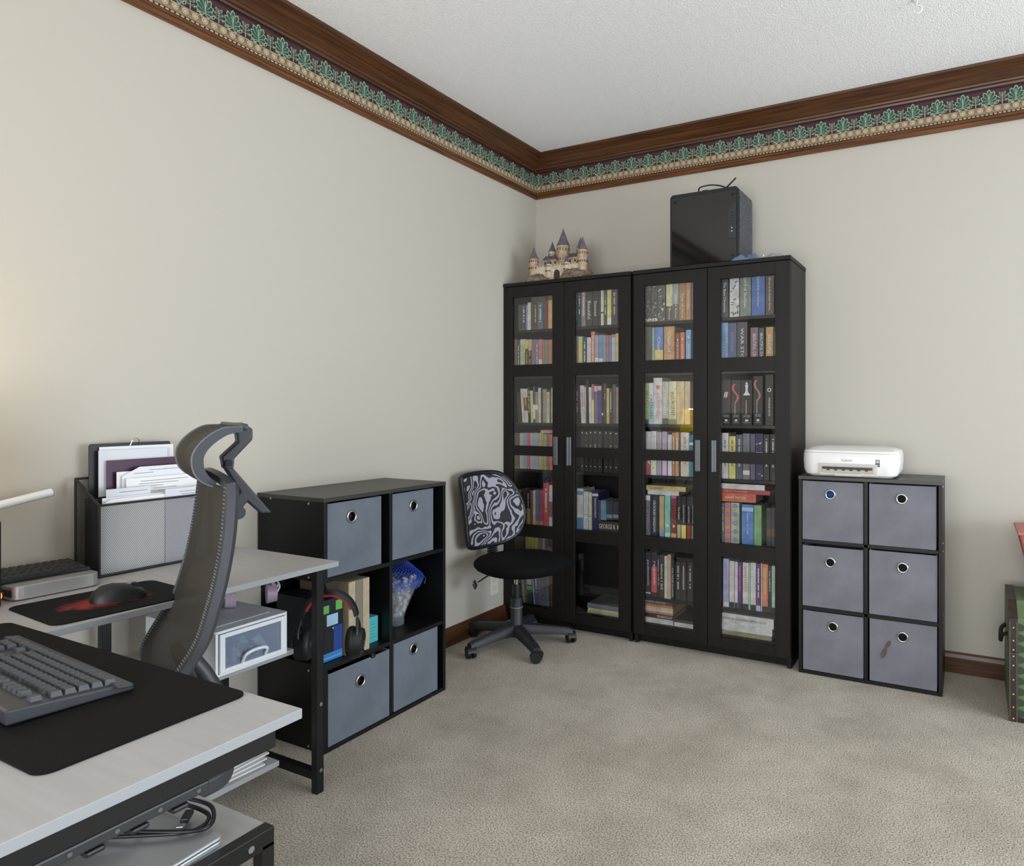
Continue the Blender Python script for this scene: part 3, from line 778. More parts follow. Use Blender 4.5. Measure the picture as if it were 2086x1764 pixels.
   (1.2278, 1.4391, 0.8116, 0.8366, 'd2d5db', {'b': []}),
  ]),
 (4, 'F', 0.238,
  [
   (1.2376, 1.2657, 0.233, '9096c4', {'k': '6a70a0', 'b': [(0, 0.1, 'a8a4c0')]}),
   (1.2688, 1.2917, 0.225, 'cfc9b2', {'t': ('SARAH DESSEN', 'b57e6d', 0.08, 0.62, 0.5), 'b': [(0, 0.12, '24282c')]}),
   (1.2949, 1.309, 0.223, 'bfbfd4', {'t': ('SARAH DESSEN', 'b088a0', 0.08, 0.62, 0.5), 'b': [(0, 0.12, '24282c')]}),
   (1.3111, 1.3286, 0.224, '4e2c66', {'t': ('SARAH DESSEN', 'b05cb0', 0.08, 0.62, 0.5), 'b': [(0, 0.12, '24282c')]}),
   (1.3337, 1.3614, 0.224, 'cfd3aa', {'t': ('SARAH DESSEN', 'a04c3e', 0.08, 0.62, 0.5), 'b': [(0, 0.12, '24282c')]}),
   (1.3631, 1.3697, 0.225, '84ae8a', {}),
   (1.3718, 1.3969, 0.227, 'd0d4a6', {'t': ('SARAH DESSEN', '7f9fae', 0.08, 0.62, 0.5), 'b': [(0, 0.12, '24282c')]}),
   (1.399, 1.4198, 0.225, '5a2a60', {'k': 'd0c0d0', 'b': [(0, 0.12, '8a94b8')]}),
   (1.422, 1.426, 0.229, 'd6aea6', {}),
   (1.4277, 1.454, 0.226, 'b86f4d', {'t': ('SARAH DESSEN', 'd8a04c', 0.08, 0.62, 0.5), 'b': [(0, 0.12, '24282c')]}),
   (1.4566, 1.47, 0.222, '332f27', {'t': ('Last CHANCE', 'e0e0d8', 0.12, 0.55, 0.5)}),
   (1.4726, 1.4906, 0.222, '98ab9b', {'t': ('SARAH DESSEN', '6a7c70', 0.08, 0.62, 0.5), 'b': [(0, 0.12, '24282c')]}),
  ], [
  ]),
 (4, 'G', 0.105,
  [
  ], [
   (1.2295, 1.472, 0.0998, 0.1266, '7d7858', {'art': 2}),
   (1.2295, 1.4744, 0.1271, 0.1607, 'c3c7be', {'t': ('PSYCHOLOGY', '8aa890', 0.16, 0.64, 0.6)}),
   (1.2315, 1.4814, 0.1615, 0.2078, 'b8bec0', {'t': ('HANDBOOK OF NONPRESCRIPTION DRUGS', '4a4e52', 0.0, 0.86, 0.22)}),
  ]),
]
# ---------------------------------------------------------------- books
ORD = 'first second third fourth fifth sixth seventh eighth ninth tenth eleventh twelfth thirteenth fourteenth fifteenth sixteenth seventeenth eighteenth nineteenth'.split()
SHELF = dict(A='top', B='second', C='third', D='fourth', E='fifth', F='sixth', G='bottom')
DOOR = {1: 'leftmost', 2: 'second', 3: 'third', 4: 'rightmost'}
def colour_name(h):
    import colorsys
    r, g, b = [int(h[i:i+2], 16)/255 for i in (0, 2, 4)]
    hh, s, v = colorsys.rgb_to_hsv(r, g, b); hh *= 360
    if v < 0.22: return 'black'
    if s < 0.13: return 'charcoal' if v < 0.36 else 'dark grey' if v < 0.5 else 'grey' if v < 0.72 else 'white'
    if s < 0.24 and 25 < hh < 75: return 'dark grey' if v < 0.36 else 'grey brown' if v < 0.6 else 'beige' if v < 0.75 else 'cream'
    tone = 'dark ' if v < 0.4 else 'pale ' if (v > 0.7 and s < 0.35) else ''
    base = ('red' if hh < 14 or hh > 345 else 'orange' if hh < 28 and s > 0.5 else 'brown' if hh < 42 and v < 0.7 else 'tan' if hh < 42 else 'yellow' if hh < 68 else 'green' if hh < 160 else 'teal' if hh < 192 else 'blue' if hh < 245 else 'purple' if hh < 310 else 'mauve')
    return tone+base
def haze_gain(c, g=1.95):  # book colours lifted for the dim shelves and greyed for the glass haze
    r = []; base = lin(c)[:3]; lum = sum(base)/3
    for v in base:
        v = min(0.86, (v*0.86+lum*0.14)*g); r.append(12.92*v if v < 0.0031 else 1.055*v**(1/2.4)-0.055)
    return ''.join('%02x' % int(round(v*255)) for v in r)
def cover_mat(c):
    import colorsys
    c = haze_gain(c)
    rgb = [int(c[i:i+2], 16) for i in (0, 2, 4)]
    d = ''.join('%02x' % max(0, int(v*0.84)) for v in rgb)
    return mat('cover_'+c.lower(), c, 0.42, var=(22, d, 4), bump=(150, 0.03, 0.001))
ART = ['2b2b2a', 'a9a9a5', '787874', '3c3c3a']
class Print:
    """flat print on a spine: coloured polygons a hair in front of it"""
    def __init__(s, W, H): s.b = MB(); s.W = W; s.H = H; s.mats = []; s.lay = 1
    def slot(s, c):
        m = flat(haze_gain(c))
        if m not in s.mats: s.mats.append(m)
        s.b.mi = s.mats.index(m)
    def poly(s, pts, c, sh=0.0):
        s.slot(c); s.b.add([(p[0]+sh*(p[1]-s.H)/s.H, -0.0002-0.0001*s.lay, p[1]) for p in pts], [tuple(range(len(pts)))])
    def rect(s, x0, z0, x1, z1, c): s.poly([(x0, z0), (x1, z0), (x1, z1), (x0, z1)], c)
    def disc(s, x, z, r, c, rz=None): s.poly([(x+r*cos(2*pi*k/14), z+(rz or r)*sin(2*pi*k/14)) for k in range(14)], c)
def detail(W, H, o, rnd):
    p = Print(W, H)
    for f0, f1, c in o.get('b', ()): p.rect(0.0003, f0*H+0.0003, W-0.0003, f1*H-0.0003, c)
    p.lay = 2
    if o.get('art'):
        n = {1: 34, 2: 9, 3: 26}[o['art']]
        for _ in range(n):
            z = H*(rnd.random()**(1.6 if o['art'] in (1, 3) else 1.0))*0.9+H*0.03; x = W*rnd.uniform(0.1, 0.9)
            w = W*rnd.uniform(0.05, 0.22); h = H*rnd.uniform(0.01, 0.04)
            a = rnd.uniform(0, pi)
            pts = [(min(max(x+w*cos(q)*(1+0.3*sin(3*q+a)), 0.0005), W-0.0005), min(max(z+h*sin(q+a), 0.0005), H-0.0005)) for q in [2*pi*k/7 for k in range(7)]]
            p.poly(pts, rnd.choice(ART if o['art'] == 1 else ['8a6a60', 'b0a090', '6a7078', 'd0c8bc'] if o['art'] == 2 else ['3a3a36', '6a6a64', '25251f']))
            p.lay += 0.05
    p.lay = 4
    if o.get('dt'):
        for k in range(int(H/0.008)): p.rect(0.0006, 0.004+k*0.008, 0.0026, 0.008+k*0.008, 'd8d4c8')
        p.disc(W/2, 0.006, 0.003, 'e0dcd0')
    if o.get('dot'): p.disc(W/2, H-0.012, 0.0035, 'd8d8d4'); p.disc(W/2, 0.03, 0.003, 'c0c0bc')
    if o.get('disc') and not o.get('mey'):
        p.disc(W/2, H*0.8 if 'REACHED' in str(o.get('t')) else H*0.27, W*0.24, o['disc'])
    if o.get('tri'): p.poly([(W*0.3, H*0.80), (W*0.7, H*0.80), (W*0.5, H*0.88)], 'e0dcd0')
    if o.get('spots'):
        for k in range(5):
            p.disc(W*0.5, H*(0.08+0.21*k), W*0.36, o['spots'], H*0.05)
            p.lay = 5
            for q in (-1, 0, 1): p.rect(W*0.2, H*(0.08+0.21*k)+q*H*0.018-0.0006, W*0.8, H*(0.08+0.21*k)+q*H*0.018+0.0006, '8f78b0')
            p.lay = 4
    if o.get('mey'):
        p.rect(W*0.36, H*0.085, W*0.64, H*0.125, 'e8e8e6'); p.rect(W*0.2, H*0.055, W*0.8, H*0.062, '9a9a98')
        if o.get('disc'):
            for q in range(4): p.poly([(W*(0.2+0.12*q), H*0.60), (W*(0.32+0.12*q), H*0.62), (W*(0.5+0.1*q), H*0.74), (W*(0.36+0.1*q), H*0.73)], ('c8a8a4', 'a85a58', 'd8d0cc', '8a4a48')[q])
        if o.get('rib'):
            pts = [(W*(0.42+0.28*sin(t*6.0)), H*(0.5+0.42*t)) for t in [k/12 for k in range(13)]]
            for a, c in zip(pts, pts[1:]): p.poly([(a[0]-W*0.12, a[1]), (a[0]+W*0.12, a[1]), (c[0]+W*0.1, c[1]), (c[0]-W*0.1, c[1])], o['rib'])
            p.rect(W*0.36, H*0.24, W*0.42, H*0.5, 'a89060')
        if o.get('chess'):
            pr = [(0.30, 0.68), (0.30, 0.70), (0.24, 0.715), (0.15, 0.74), (0.10, 0.79), (0.09, 0.85), (0.16, 0.86), (0.10, 0.87), (0.15, 0.91), (0.05, 0.915), (0.05, 0.93), (0.12, 0.935), (0.12, 0.95), (0.05, 0.955), (0.04, 0.975)]
            L = [(W*(0.5-a), H*(z-0.02)) for a, z in pr]; Rr = [(W*(0.5+a), H*(z-0.02)) for a, z in pr]
            for q in range(len(L)-1): p.poly([L[q], Rr[q], Rr[q+1], L[q+1]], 'e6e4da')
            p.rect(W*0.42, H*0.24, W*0.5, H*0.55, '9a8050')
    if o.get('ring'):
        for k in range(14):
            a0, a1 = 2*pi*k/14, 2*pi*(k+1)/14; R, r = W*0.26, W*0.16
            p.poly([(W/2+R*cos(a0), H*0.7+R*sin(a0)), (W/2+R*cos(a1), H*0.7+R*sin(a1)), (W/2+r*cos(a1), H*0.7+r*sin(a1)), (W/2+r*cos(a0), H*0.7+r*sin(a0))], 'd8c8a0')
    if o.get('k'):                                      # title too small to read: a run of short marks
        c = 'a8a8a8' if o['k'] == 1 else o['k']; z = H*0.9
        while z > H*0.3:
            L = rnd.uniform(0.003, 0.006)
            if rnd.random() > 0.18: p.rect(W*0.36, z-L, W*0.64, z, c)
            z -= L+0.0016
    return p
rnd = random.Random(3)
GROUP = 'books behind the glass doors'
def make_book(W, H, D, c, o, loc, lying, label):
    """upright: width W along x, spine facing -y.  The cover is the book; page block, print and lettering are its parts."""
    th = min(0.0022, W*0.2); sh = o.get('ln', 0.0)
    b = MB()
    if lying:
        th = min(0.0022, H*0.2)
        b.box(0, 0, 0, W, th, H).box(0, th, 0, W, D, th).box(0, th, H-th, W, D, H)
        pg = MB().box(0.003, th, th, W-0.003, D-0.003, H-th)
    else:
        b.box(0, 0, 0, W, th, H).box(0, th, 0, th, D, H).box(W-th, th, 0, W, D, H)
        pg = MB().box(th, th, 0.003, W-th, D-0.003, H-0.003)
    p = detail(W, H, o, rnd) if not lying else detail(W, H, {k: v for k, v in o.items() if k in ('b', 'art')}, rnd)
    if sh:
        for q in (b, pg, p.b): q.v = [(v[0]+sh*(1-v[2]/H), v[1], v[2]) for v in q.v]
    ob = tag(b.build('book', cover_mat(c), loc=loc, fix=False), label, 'book', GROUP)
    pg.build('page_block', M_pages, ob, fix=False)
    if p.b.f: p.b.build('spine_print', p.mats, ob, fix=False)
    if o.get('t') and o['t'][0]:
        s, tc, f0, f1, hf = o['t']; m = flat(haze_gain(tc, 2.2 if sum(lin(tc)[:3]) > 0.45 else 1.0))
        if not lying:
            zc = H*(1-(f0+f1)/2)
            text(s, ob, (W/2+sh*(1-zc/H), -0.0009, zc), 'down', H*(f1-f0), W*hf, m, 'spine_lettering')
        else:
            text(s, ob, (W*(f0+f1)/2, -0.0009, H/2), 'x', W*(f1-f0), H*hf, m, 'spine_lettering')
    if o.get('mey'):
        for s, z in (('STEPHENIE', 0.215), ('MEYER', 0.185)): text(s, ob, (W/2, -0.0009, H*z), 'x', W*0.62, H*0.02, flat('d0d0ce'), 'spine_lettering')
    return ob
used_labels = set()
for door, row, base, stand, lying in ROWS:
    nf = nb = 0
    for x0, x1, h, c, o in stand:
        if x0 < -0.008: continue
        back = o.get('bk')
        if back: nb += 1; k = nb
        else: nf += 1; k = nf
        W = x1-x0; size = 'slim' if W < 0.014 else 'thick' if W > 0.032 else ''
        lab = ' '.join((size+' '+colour_name(c)+' book,').split())
        lab += ' %s from left %s %s shelf, %s glass door' % (ORD[k-1], 'in back row of' if back else 'upright on', SHELF[row], DOOR[door])
        if row == 'G' and not back: h = 0.21
        make_book(W, h, rnd.uniform(0.125, 0.145), c, o, (x0, -0.13 if back else -0.275, base+o.get('up', 0.0)), False, lab)
    top = {}; cnt = {}
    for x0, x1, z0, z1, c, o in lying:
        key = 'side' if o.get('base') else 'main'
        if key in top: z0 = top[key]
        elif row == 'G' or (door, row) == (2, 'E'): z0 = base
        elif stand:
            z0 = max(z0, max(base+s[2]+s[4].get('up', 0) for s in stand if s[0] < x1 and s[1] > x0 and not s[4].get('bk') and s[0] < x0+(0.05 if (door, row) != (3, 'F') else 1))+0.0005)
        z1 = max(z1, z0+0.008); top[key] = z1; cnt[key] = cnt.get(key, 0)+1
        lab = '%s book lying flat, %s from bottom of %s on %s shelf, %s glass door' % (colour_name(c), ORD[cnt[key]-1], 'short pile' if key == 'side' else 'pile', SHELF[row], DOOR[door])
        make_book(x1-x0, z1-z0, rnd.uniform(0.14, 0.16) if row != 'G' else 0.2, c, o, (x0, -0.285 if (door, row) == (2, 'E') else -0.275, z0), True, lab)
# ================================================================ cube organisers and fabric bins
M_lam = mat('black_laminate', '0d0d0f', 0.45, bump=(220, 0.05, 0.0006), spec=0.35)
M_lamlit = mat('black_laminate_lit_top', '383834', 0.4, bump=(220, 0.06, 0.0006), spec=0.4)  # same black laminate, greyed to carry the light reflected off the tops
def fabric(name, col, col2):
    return mat(name, col, 0.85, var=(9, col2, 4), bump=(420, 0.25, 0.0008), spec=0.2, sheen=0.2)
M_binblue = fabric('slate_grey_fabric', '6b727d', '626974')
M_bingrey = fabric('warm_grey_fabric', '7b7b83', '717179')
M_holeshade = mat('bin_hole_shade', '161616', 0.9)  # near-black colour standing in for the shade inside the bins
def bin_(face, u0, u1, z0, z1, depth, plane, gu, gz, label, m, fill=None):
    """open fabric box; front panel with a metal-ringed finger hole.  face 'x': front at x=plane looking +x (u along y); 'y': front at y=plane looking -y (u along x)"""
    W = u1-u0; H = z1-z0; r = 0.0175
    P = (lambda u, d, z: (-d, u, z)) if face == 'x' else (lambda u, d, z: (u, d, z))
    loc = (plane, u0, z0) if face == 'x' else (u0, plane, z0)
    root = thing('fabric_bin', label, 'storage bin', loc, 0, 'grey fabric bins in the cube organisers')
    gu -= u0; gz -= z0
    n = 40; sag = lambda u, z: 0.004*sin(pi*u/W)*sin(pi*z/H)
    outer = []
    for k in range(n):
        a = 2*pi*k/n; c, s_ = cos(a), sin(a); ts = []
        if c > 1e-9: ts.append((W-gu)/c)
        if c < -1e-9: ts.append(-gu/c)
        if s_ > 1e-9: ts.append((H-gz)/s_)
        if s_ < -1e-9: ts.append(-gz/s_)
        outer.append((gu+c*min(ts), gz+s_*min(ts), a, min(ts)))
    corners = [(0, 0), (W, 0), (W, H), (0, H)]
    for cu, cz in corners:
        a = math.atan2(cz-gz, cu-gu) % (2*pi); outer.append((cu, cz, a, math.hypot(cu-gu, cz-gz)))
    outer.sort(key=lambda q: q[2]); N = len(outer); b = MB()
    rings = []
    for f in (0, 0.12, 0.3, 0.55, 0.8, 1):
        rings.append([(gu+cos(q[2])*(r+(q[3]-r)*f), gz+sin(q[2])*(r+(q[3]-r)*f)) for q in outer])
    vs = [P(u, -sag(u, z), z) for R in rings for u, z in R]
    fs = [(i*N+k, i*N+(k+1) % N, (i+1)*N+(k+1) % N, (i+1)*N+k) for i in range(len(rings)-1) for k in range(N)]
    b.add(vs, fs)
    b.build('front_panel', m, root, smooth=50)
    t = 0.004; bb = MB()
    def bx(ua, ub, da, db, za, zb):
        p = P(ua, da, za); q = P(ub, db, zb)
        bb.box(min(p[0], q[0]), min(p[1], q[1]), za, max(p[0], q[0]), max(p[1], q[1]), zb)
    bx(0, t, 0.001, depth, 0, H); bx(W-t, W, 0.001, depth, 0, H); bx(0, W, depth-t, depth, 0, H); bx(0, W, 0.001, depth, 0, t)
    bb.build('bin_body', m, root)
    MB().torus(P(gu, -0.002-sag(gu, gz), gz), 0.0195, 0.0042, 'x' if face == 'x' else 'y', 28, 8).build('grommet', M_steel, root, smooth=60)
    k = MB(); p = P(gu-0.04, 0.012, gz-0.04); q = P(gu+0.04, 0.016, gz+0.03)
    k.box(min(p[0], q[0]), min(p[1], q[1]), p[2], max(p[0], q[0]), max(p[1], q[1]), q[2])
    plabel(k.build('hole_backing', M_holeshade if not fill else mat('blue_lining', '274a8a', 0.8), root), 'blue cloth showing through the hole' if fill else 'dark sheet painted as the shade inside the hole')
    return root
def screws(parent, pts, axis=(0, -1, 0)):
    for p in pts:
        p = Vector(p); MB().cyl(p, p+Vector(axis)*0.0012, 0.0048, 0.004, 12).build('screw', M_steel, parent)

# ---- organiser against the left wall (faces +x)
y0, y1, X, H = -1.887, -1.244, 0.324, 0.888; ym = -1.562
t = thing('cube_organizer', 'black six-cube organizer along the left wall, beside the desk end', 'shelf unit', (0, y0, 0))
w = y1-y0; mid = ym-y0; th = 0.015
MB().box(-0.025, 0, 0, X, th, 0.302).build('side_panel', M_lam, t, bevel=0.001)
MB().box(-0.025, 0, 0.592, X, th, H-th).build('side_panel', M_lam, t, bevel=0.001)
MB().box(-0.025, w-th, 0, X, w, H-th).build('side_panel', M_lam, t, bevel=0.001)
MB().box(-0.025, mid-th/2, 0.015, X-0.004, mid+th/2, H-th).build('divider', M_lam, t, bevel=0.001)
MB().box(-0.028, -0.001, H-th, X+0.001, w+0.001, H).build('top_board', M_lamlit, t, bevel=0.001)
for z in (0.30, 0.607): MB().box(-0.025, th if z > 0.5 else 0.0005, z-th, X-0.003, w-th, z).build('shelf', M_lam, t, bevel=0.001)
MB().box(-0.025, th, 0, X, w-th, th).build('bottom_board', M_lam, t, bevel=0.001)
MB().box(-0.028, th, th, -0.025, w-th, H-th).build('back_panel', M_lam, t)
screws(t, [(0.045, 0, 0.872), (0.245, 0, 0.865), (0.245, 0, 0.605), (0.05, 0, 0.285), (0.245, 0, 0.278), (0.05, 0, 0.012), (0.245, 0, 0.012)])
bin_('x', -1.868, -1.612, 0.609, 0.866, 0.28, 0.318, -1.762, 0.809, 'slate fabric bin in top left cube of the organizer by the desk', M_binblue)
bin_('x', -1.552, -1.312, 0.609, 0.866, 0.28, 0.314, -1.436, 0.808, 'slate fabric bin in top right cube of the organizer by the desk', M_binblue)
bin_('x', -1.868, -1.574, 0.017, 0.272, 0.28, 0.322, -1.724, 0.203, 'widest slate fabric bin, bottom left of the organizer by the desk', M_binblue)
bin_('x', -1.546, -1.290, 0.030 - 0.013, 0.282, 0.28, 0.318, -1.439, 0.233, 'slate fabric bin in bottom right cube of the organizer by the desk', M_binblue)

# ---- organiser under the printer (faces -y)
x0, x1, Y = 1.606, 2.192, -0.323
t = thing('cube_organizer', 'black six-cube organizer with grey bins standing under the printer', 'shelf unit', (x0, Y, 0))
w = x1-x0; D = 0.32; H = 0.894
for a in (0, w-th): MB().box(a, 0, 0, a+th, D, H-th).build('side_panel', M_lam, t, bevel=0.001)
MB().box(0.287-th/2, 0.003, th, 0.287+th/2, D, H-th).build('divider', M_lam, t, bevel=0.001)
MB().box(-0.001, -0.001, H-th, w+0.001, D, H).build('top_board', M_lamlit, t, bevel=0.001)
for z in (0.304, 0.606): MB().box(th, 0.003, z-th, w-th, D, z).build('shelf', M_lam, t, bevel=0.001)
MB().box(th, 0, 0, w-th, D, th).build('bottom_board', M_lam, t, bevel=0.001)
MB().box(th, D-0.003, th, w-th, D, H-th).build('back_panel', M_lam, t)
screws(t, [(w, 0.05, 0.87), (w, 0.05, 0.597), (w, 0.05, 0.63), (w, 0.05, 0.33), (w, 0.05, 0.297), (w, 0.05, 0.012)], (1, 0, 0))
for (u0, u1, za, zb, gu, gz, lab, f) in (
    (1.623, 1.881, 0.607, 0.872, 1.744, 0.816, 'grey bin under the printer, top left, blue showing through its hole', 1),
    (1.906, 2.168, 0.607, 0.872, 2.036, 0.814, 'grey bin under the printer, top right cube, dark hole', 0),
    (1.623, 1.881, 0.306, 0.579, 1.744, 0.513, 'grey bin under the printer, middle row left', 0),
    (1.906, 2.172, 0.306, 0.584, 2.040, 0.521, 'grey bin under the printer, middle row right', 0),
    (1.625, 1.882, 0.017, 0.285, 1.755, 0.227, 'grey bin under the printer, bottom row left', 0),
    (1.908, 2.171, 0.017, 0.287, 2.040, 0.225, 'grey bin under the printer, bottom right, with two brown stains', 0)):
    rb = bin_('y', u0, u1, za, zb, 0.29, -0.317, gu, gz, lab, M_bingrey, f)
st = MB()
for cx, cz, rx, rz, a in ((0.075, 0.168, 0.008, 0.02, 0.5), (0.058, 0.128, 0.010, 0.024, 0.35)):
    n = 18
    st.add([(cx+rx*cos(2*pi*k/n)*cos(a)+rz*sin(2*pi*k/n)*sin(a), -0.0052, cz-rx*cos(2*pi*k/n)*sin(a)+rz*sin(2*pi*k/n)*cos(a)) for k in range(n)], [tuple(range(n))])
plabel(st.build('stain', mat('brown_stain', '5b5048', 0.9), rb), 'brown stains')

# ---- things in the open cubes of the left organiser
o = thing('tan_storage_box', 'tall tan cardboard box with a grey stripe in the organizer cube', 'box', (0.31, -1.764, 0.30))
MB().box(-0.26, 0, 0, 0, 0.1, 0.268).build('box_body', mat('tan_card', 'b5a78e', 0.7, var=(40, 'a99b82', 3)), o, bevel=0.001)
MB().box(-0.0005, 0.033, 0.0005, 0.0008, 0.066, 0.2675).build('stripe', mat('grey_linen', '7f7667', 0.85, bump=(500, 0.3, 0.0005)), o)
for u in (0.032, 0.066): MB().box(-0.0005, u, 0.0005, 0.0009, u+0.0012, 0.2675).build('groove', mat('groove_dark', '3a342c', 0.8), o)
o = thing('teal_box', 'small teal carton beside the tan box in the organizer', 'box', (0.27, -1.655, 0.30))
MB().box(-0.15, 0, 0, 0, 0.074, 0.098).build('carton', mat('teal_card', '4fb3b8', 0.5), o, bevel=0.0008)
lines = MB()
for k in range(6): lines.box(0, 0.036, 0.02+k*0.012, 0.0006, 0.066-0.008*(k % 3), 0.0212+k*0.012)
lines.build('printed_lines', mat('teal_print', '22686e', 0.6), o)
o = thing('blue_game_box', 'blue and green printed carton behind the headset in the organizer', 'box', (0.285, -1.862, 0.30))
MB().box(-0.24, 0, 0, 0, 0.092, 0.22).build('carton', mat('navy_card', '0b1020', 0.5), o, bevel=0.001)
pr = MB(); pm = [flat('2f7fc4'), flat('5fae4e'), flat('9fc4dc'), flat('d8d8a0'), flat('1a3f8a')]
for mi, u0, u1, za, zb in ((0, 0.002, 0.09, 0.002, 0.03), (4, 0.05, 0.09, 0.03, 0.12), (2, 0.02, 0.07, 0.125, 0.165), (1, 0.004, 0.03, 0.172, 0.2), (1, 0.06, 0.09, 0.175, 0.21), (3, 0.045, 0.085, 0.112, 0.117), (3, 0.05, 0.085, 0.104, 0.108), (3, 0.054, 0.085, 0.096, 0.100), (2, 0.002, 0.088, 0.012, 0.014)):
    pr.mi = mi; pr.add([(0.0006+0.0001*mi, u0, za), (0.0006+0.0001*mi, u1, za), (0.0006+0.0001*mi, u1, zb), (0.0006+0.0001*mi, u0, zb)], [(0, 1, 2, 3)])
pr.build('carton_print', pm, o)

# headset hanging from a hook at the desk end
hs = thing('headset', 'black headset with red-lined band hanging by the desk end', 'headset', (0.412, -1.942, 0.358), radians(38))
def arc(R, a0, a1, n, wz=1.0, cz=0): return [(R*cos(radians(a0+(a1-a0)*k/n)), 0, cz+R*wz*sin(radians(a0+(a1-a0)*k/n))) for k in range(n+1)]
secs = []
for p in arc(0.086, 8, 172, 22, 1.1, 0.135):
    d = Vector((p[0], 0, p[2]-0.135)).normalized()
    secs.append([tuple(Vector(p)+d*u+Vector((0, v, 0))) for u, v in ((-0.004, -0.017), (0.008, -0.015), (0.008, 0.015), (-0.004, 0.017))])
MB().sweep(secs).build('headband', M_blackp, hs, smooth=40)
secs = []
for p in arc(0.080, 25, 155, 18, 1.1, 0.135):
    d = Vector((p[0], 0, p[2]-0.135)).normalized()
    secs.append([tuple(Vector(p)+d*u+Vector((0, v, 0))) for u, v in ((-0.005, -0.016), (0.0035, -0.016), (0.0035, 0.016), (-0.005, 0.016))])
plabel(MB().sweep(secs).build('band_cushion', mat('red_leatherette', '9c2530', 0.5), hs, smooth=40), 'red band cushion')
for sx in (-1, 1):
    e = MB(); c = Vector((sx*0.084, 0, 0.058)); ax = Vector((sx, 0, -0.12)).normalized()
    e.cyl(c-ax*0.006, c+ax*0.022, 0.052, 0.046, 28); e.cyl(c+ax*0.022, c+ax*0.028, 0.046, 0.030, 28)
    cup = e.build('ear_cup', M_blackp, hs, smooth=40)
    MB().torus((0, 0, 0), 0.036, 0.017, 'x', 28, 10).xf(Matrix.Translation(c-ax*0.012)).build('ear_pad', mat('black_leatherette', '101012', 0.55), cup, smooth=60)
    MB().tube(crv([(sx*0.084, -0.03, 0.06), (sx*0.093, -0.034, 0.10), (sx*0.09, 0, 0.14)], 5), 0.004, 6).tube(crv([(sx*0.084, 0.03, 0.06), (sx*0.093, 0.034, 0.10), (sx*0.09, 0, 0.14)], 5), 0.004, 6).build('yoke', M_darkp, cup, smooth=60)
    if sx > 0:
        MB().tube(crv([(0.105, -0.02, 0.045), (0.13, -0.05, 0.035), (0.15, -0.085, 0.04)], 6), 0.002, 6).ell((0.152, -0.09, 0.041), (0.009, 0.016, 0.008)).build('microphone', M_blackp, cup, smooth=60)
        em = MB()
        for k in range(3): em.obox(c+ax*0.0285+Vector((0, -0.008+0.008*k, 0.002)), (0.001, 0.003, 0.016-0.003*k), (0.3, 0.12, 0))
        em.build('emblem', mat('emblem_grey', '6a6c70', 0.4), cup)
MB().tube(crv([(-0.09, 0.0, 0.01), (-0.10, -0.03, 0.06), (-0.11, 0.0, 0.11), (-0.10, 0.03, 0.06), (-0.085, 0.02, 0.012)], 6), 0.002, 6).build('cable', M_blackp, hs, smooth=60)

# glass vase of shells inside a blue net bag
v = thing('shell_vase', 'flared glass vase of shells in a blue net bag in the organizer', 'vase', (0.18, -1.395, 0.30))
MB().lathe([(0.036, 0.0), (0.038, 0.012), (0.037, 0.03), (0.055, 0.08), (0.085, 0.15), (0.11, 0.19), (0.107, 0.19), (0.082, 0.15), (0.052, 0.08), (0.033, 0.034), (0.0, 0.03)], 32).build('glass_vase', frosted('vase_glass', 'c8ccd0', 0.22), v, smooth=50)
for k in range(80):
    q = random.Random(40+k); z = 0.042+0.145*(k/80); R = (0.024+0.055*((z-0.035)/0.13))*sqrt(q.random()); a = q.uniform(0, 6.28)
    s = MB().ell((0, 0, 0), (0.015, 0.012, 0.009), 8, 5).xf(Matrix.Translation((R*cos(a), R*sin(a), z)) @ Euler((q.uniform(0, 3), q.uniform(0, 3), q.uniform(0, 3))).to_matrix().to_4x4())
    s.build('shell', mat('shell_%d' % (k % 3), ('e2d6c2', 'd0b89c', 'f0eadf')[k % 3], 0.5), v, smooth=60)
net = MB(); nr = 34; prof = crv([(0.098, 0.155), (0.112, 0.185), (0.113, 0.20), (0.09, 0.222), (0.06, 0.25), (0.028, 0.272), (0.012, 0.28)], 6)
for k in range(nr):
    for sgn in (-1, 1):
        net.tube([(p[0]*1.02*cos(2*pi*k/nr+sgn*i*0.06), p[0]*1.02*sin(2*pi*k/nr+sgn*i*0.06), p[1]) for i, p in enumerate(prof)], 0.0011, 4, caps=False)
nb = net.build('net_bag', mat('blue_net', '2f52b8', 0.5), v); nb['kind'] = 'stuff'
MB().tube(crv([(0.06, 0.075, 0.2), (0.05, 0.11, 0.19), (0.05, 0.13, 0.17), (0.055, 0.12, 0.15), (0.06, 0.11, 0.165)], 6), 0.0015, 6).build('drawstring', mat('grey_cord', '55585c', 0.6), v, smooth=60)

# ================================================================ printer
p = thing('printer', 'white inkjet printer on top of the bin organizer', 'printer', (1.822, -0.318, 0.894))
M_pw = mat('gloss_white_plastic', 'e9e8e5', 0.28, coat=0.2)
W, D = 0.205, 0.275
def rr(z, ix, iy, r, off=0): return [(q[0], q[1], z) for q in rrect(-W+ix, iy+off, W-ix, D-iy, r, 6)]
MB().sweep([rr(0.002, 0.030, 0.022, 0.03), rr(0.012, 0.012, 0.008, 0.045), rr(0.03, 0.004, 0.002, 0.05), rr(0.07, 0.0, 0.0, 0.055), rr(0.102, 0.001, 0.0, 0.055), rr(0.108, 0.005, 0.003, 0.053)]).build('housing', M_pw, p, smooth=30)
MB().sweep([rr(0.109, 0.002, 0.0, 0.055), rr(0.118, 0.006, 0.003, 0.053), rr(0.128, 0.03, 0.035, 0.05), rr(0.133, 0.06, 0.06, 0.05), rr(0.134, 0.09, 0.09, 0.04)]).build('lid', M_pw, p, smooth=50)
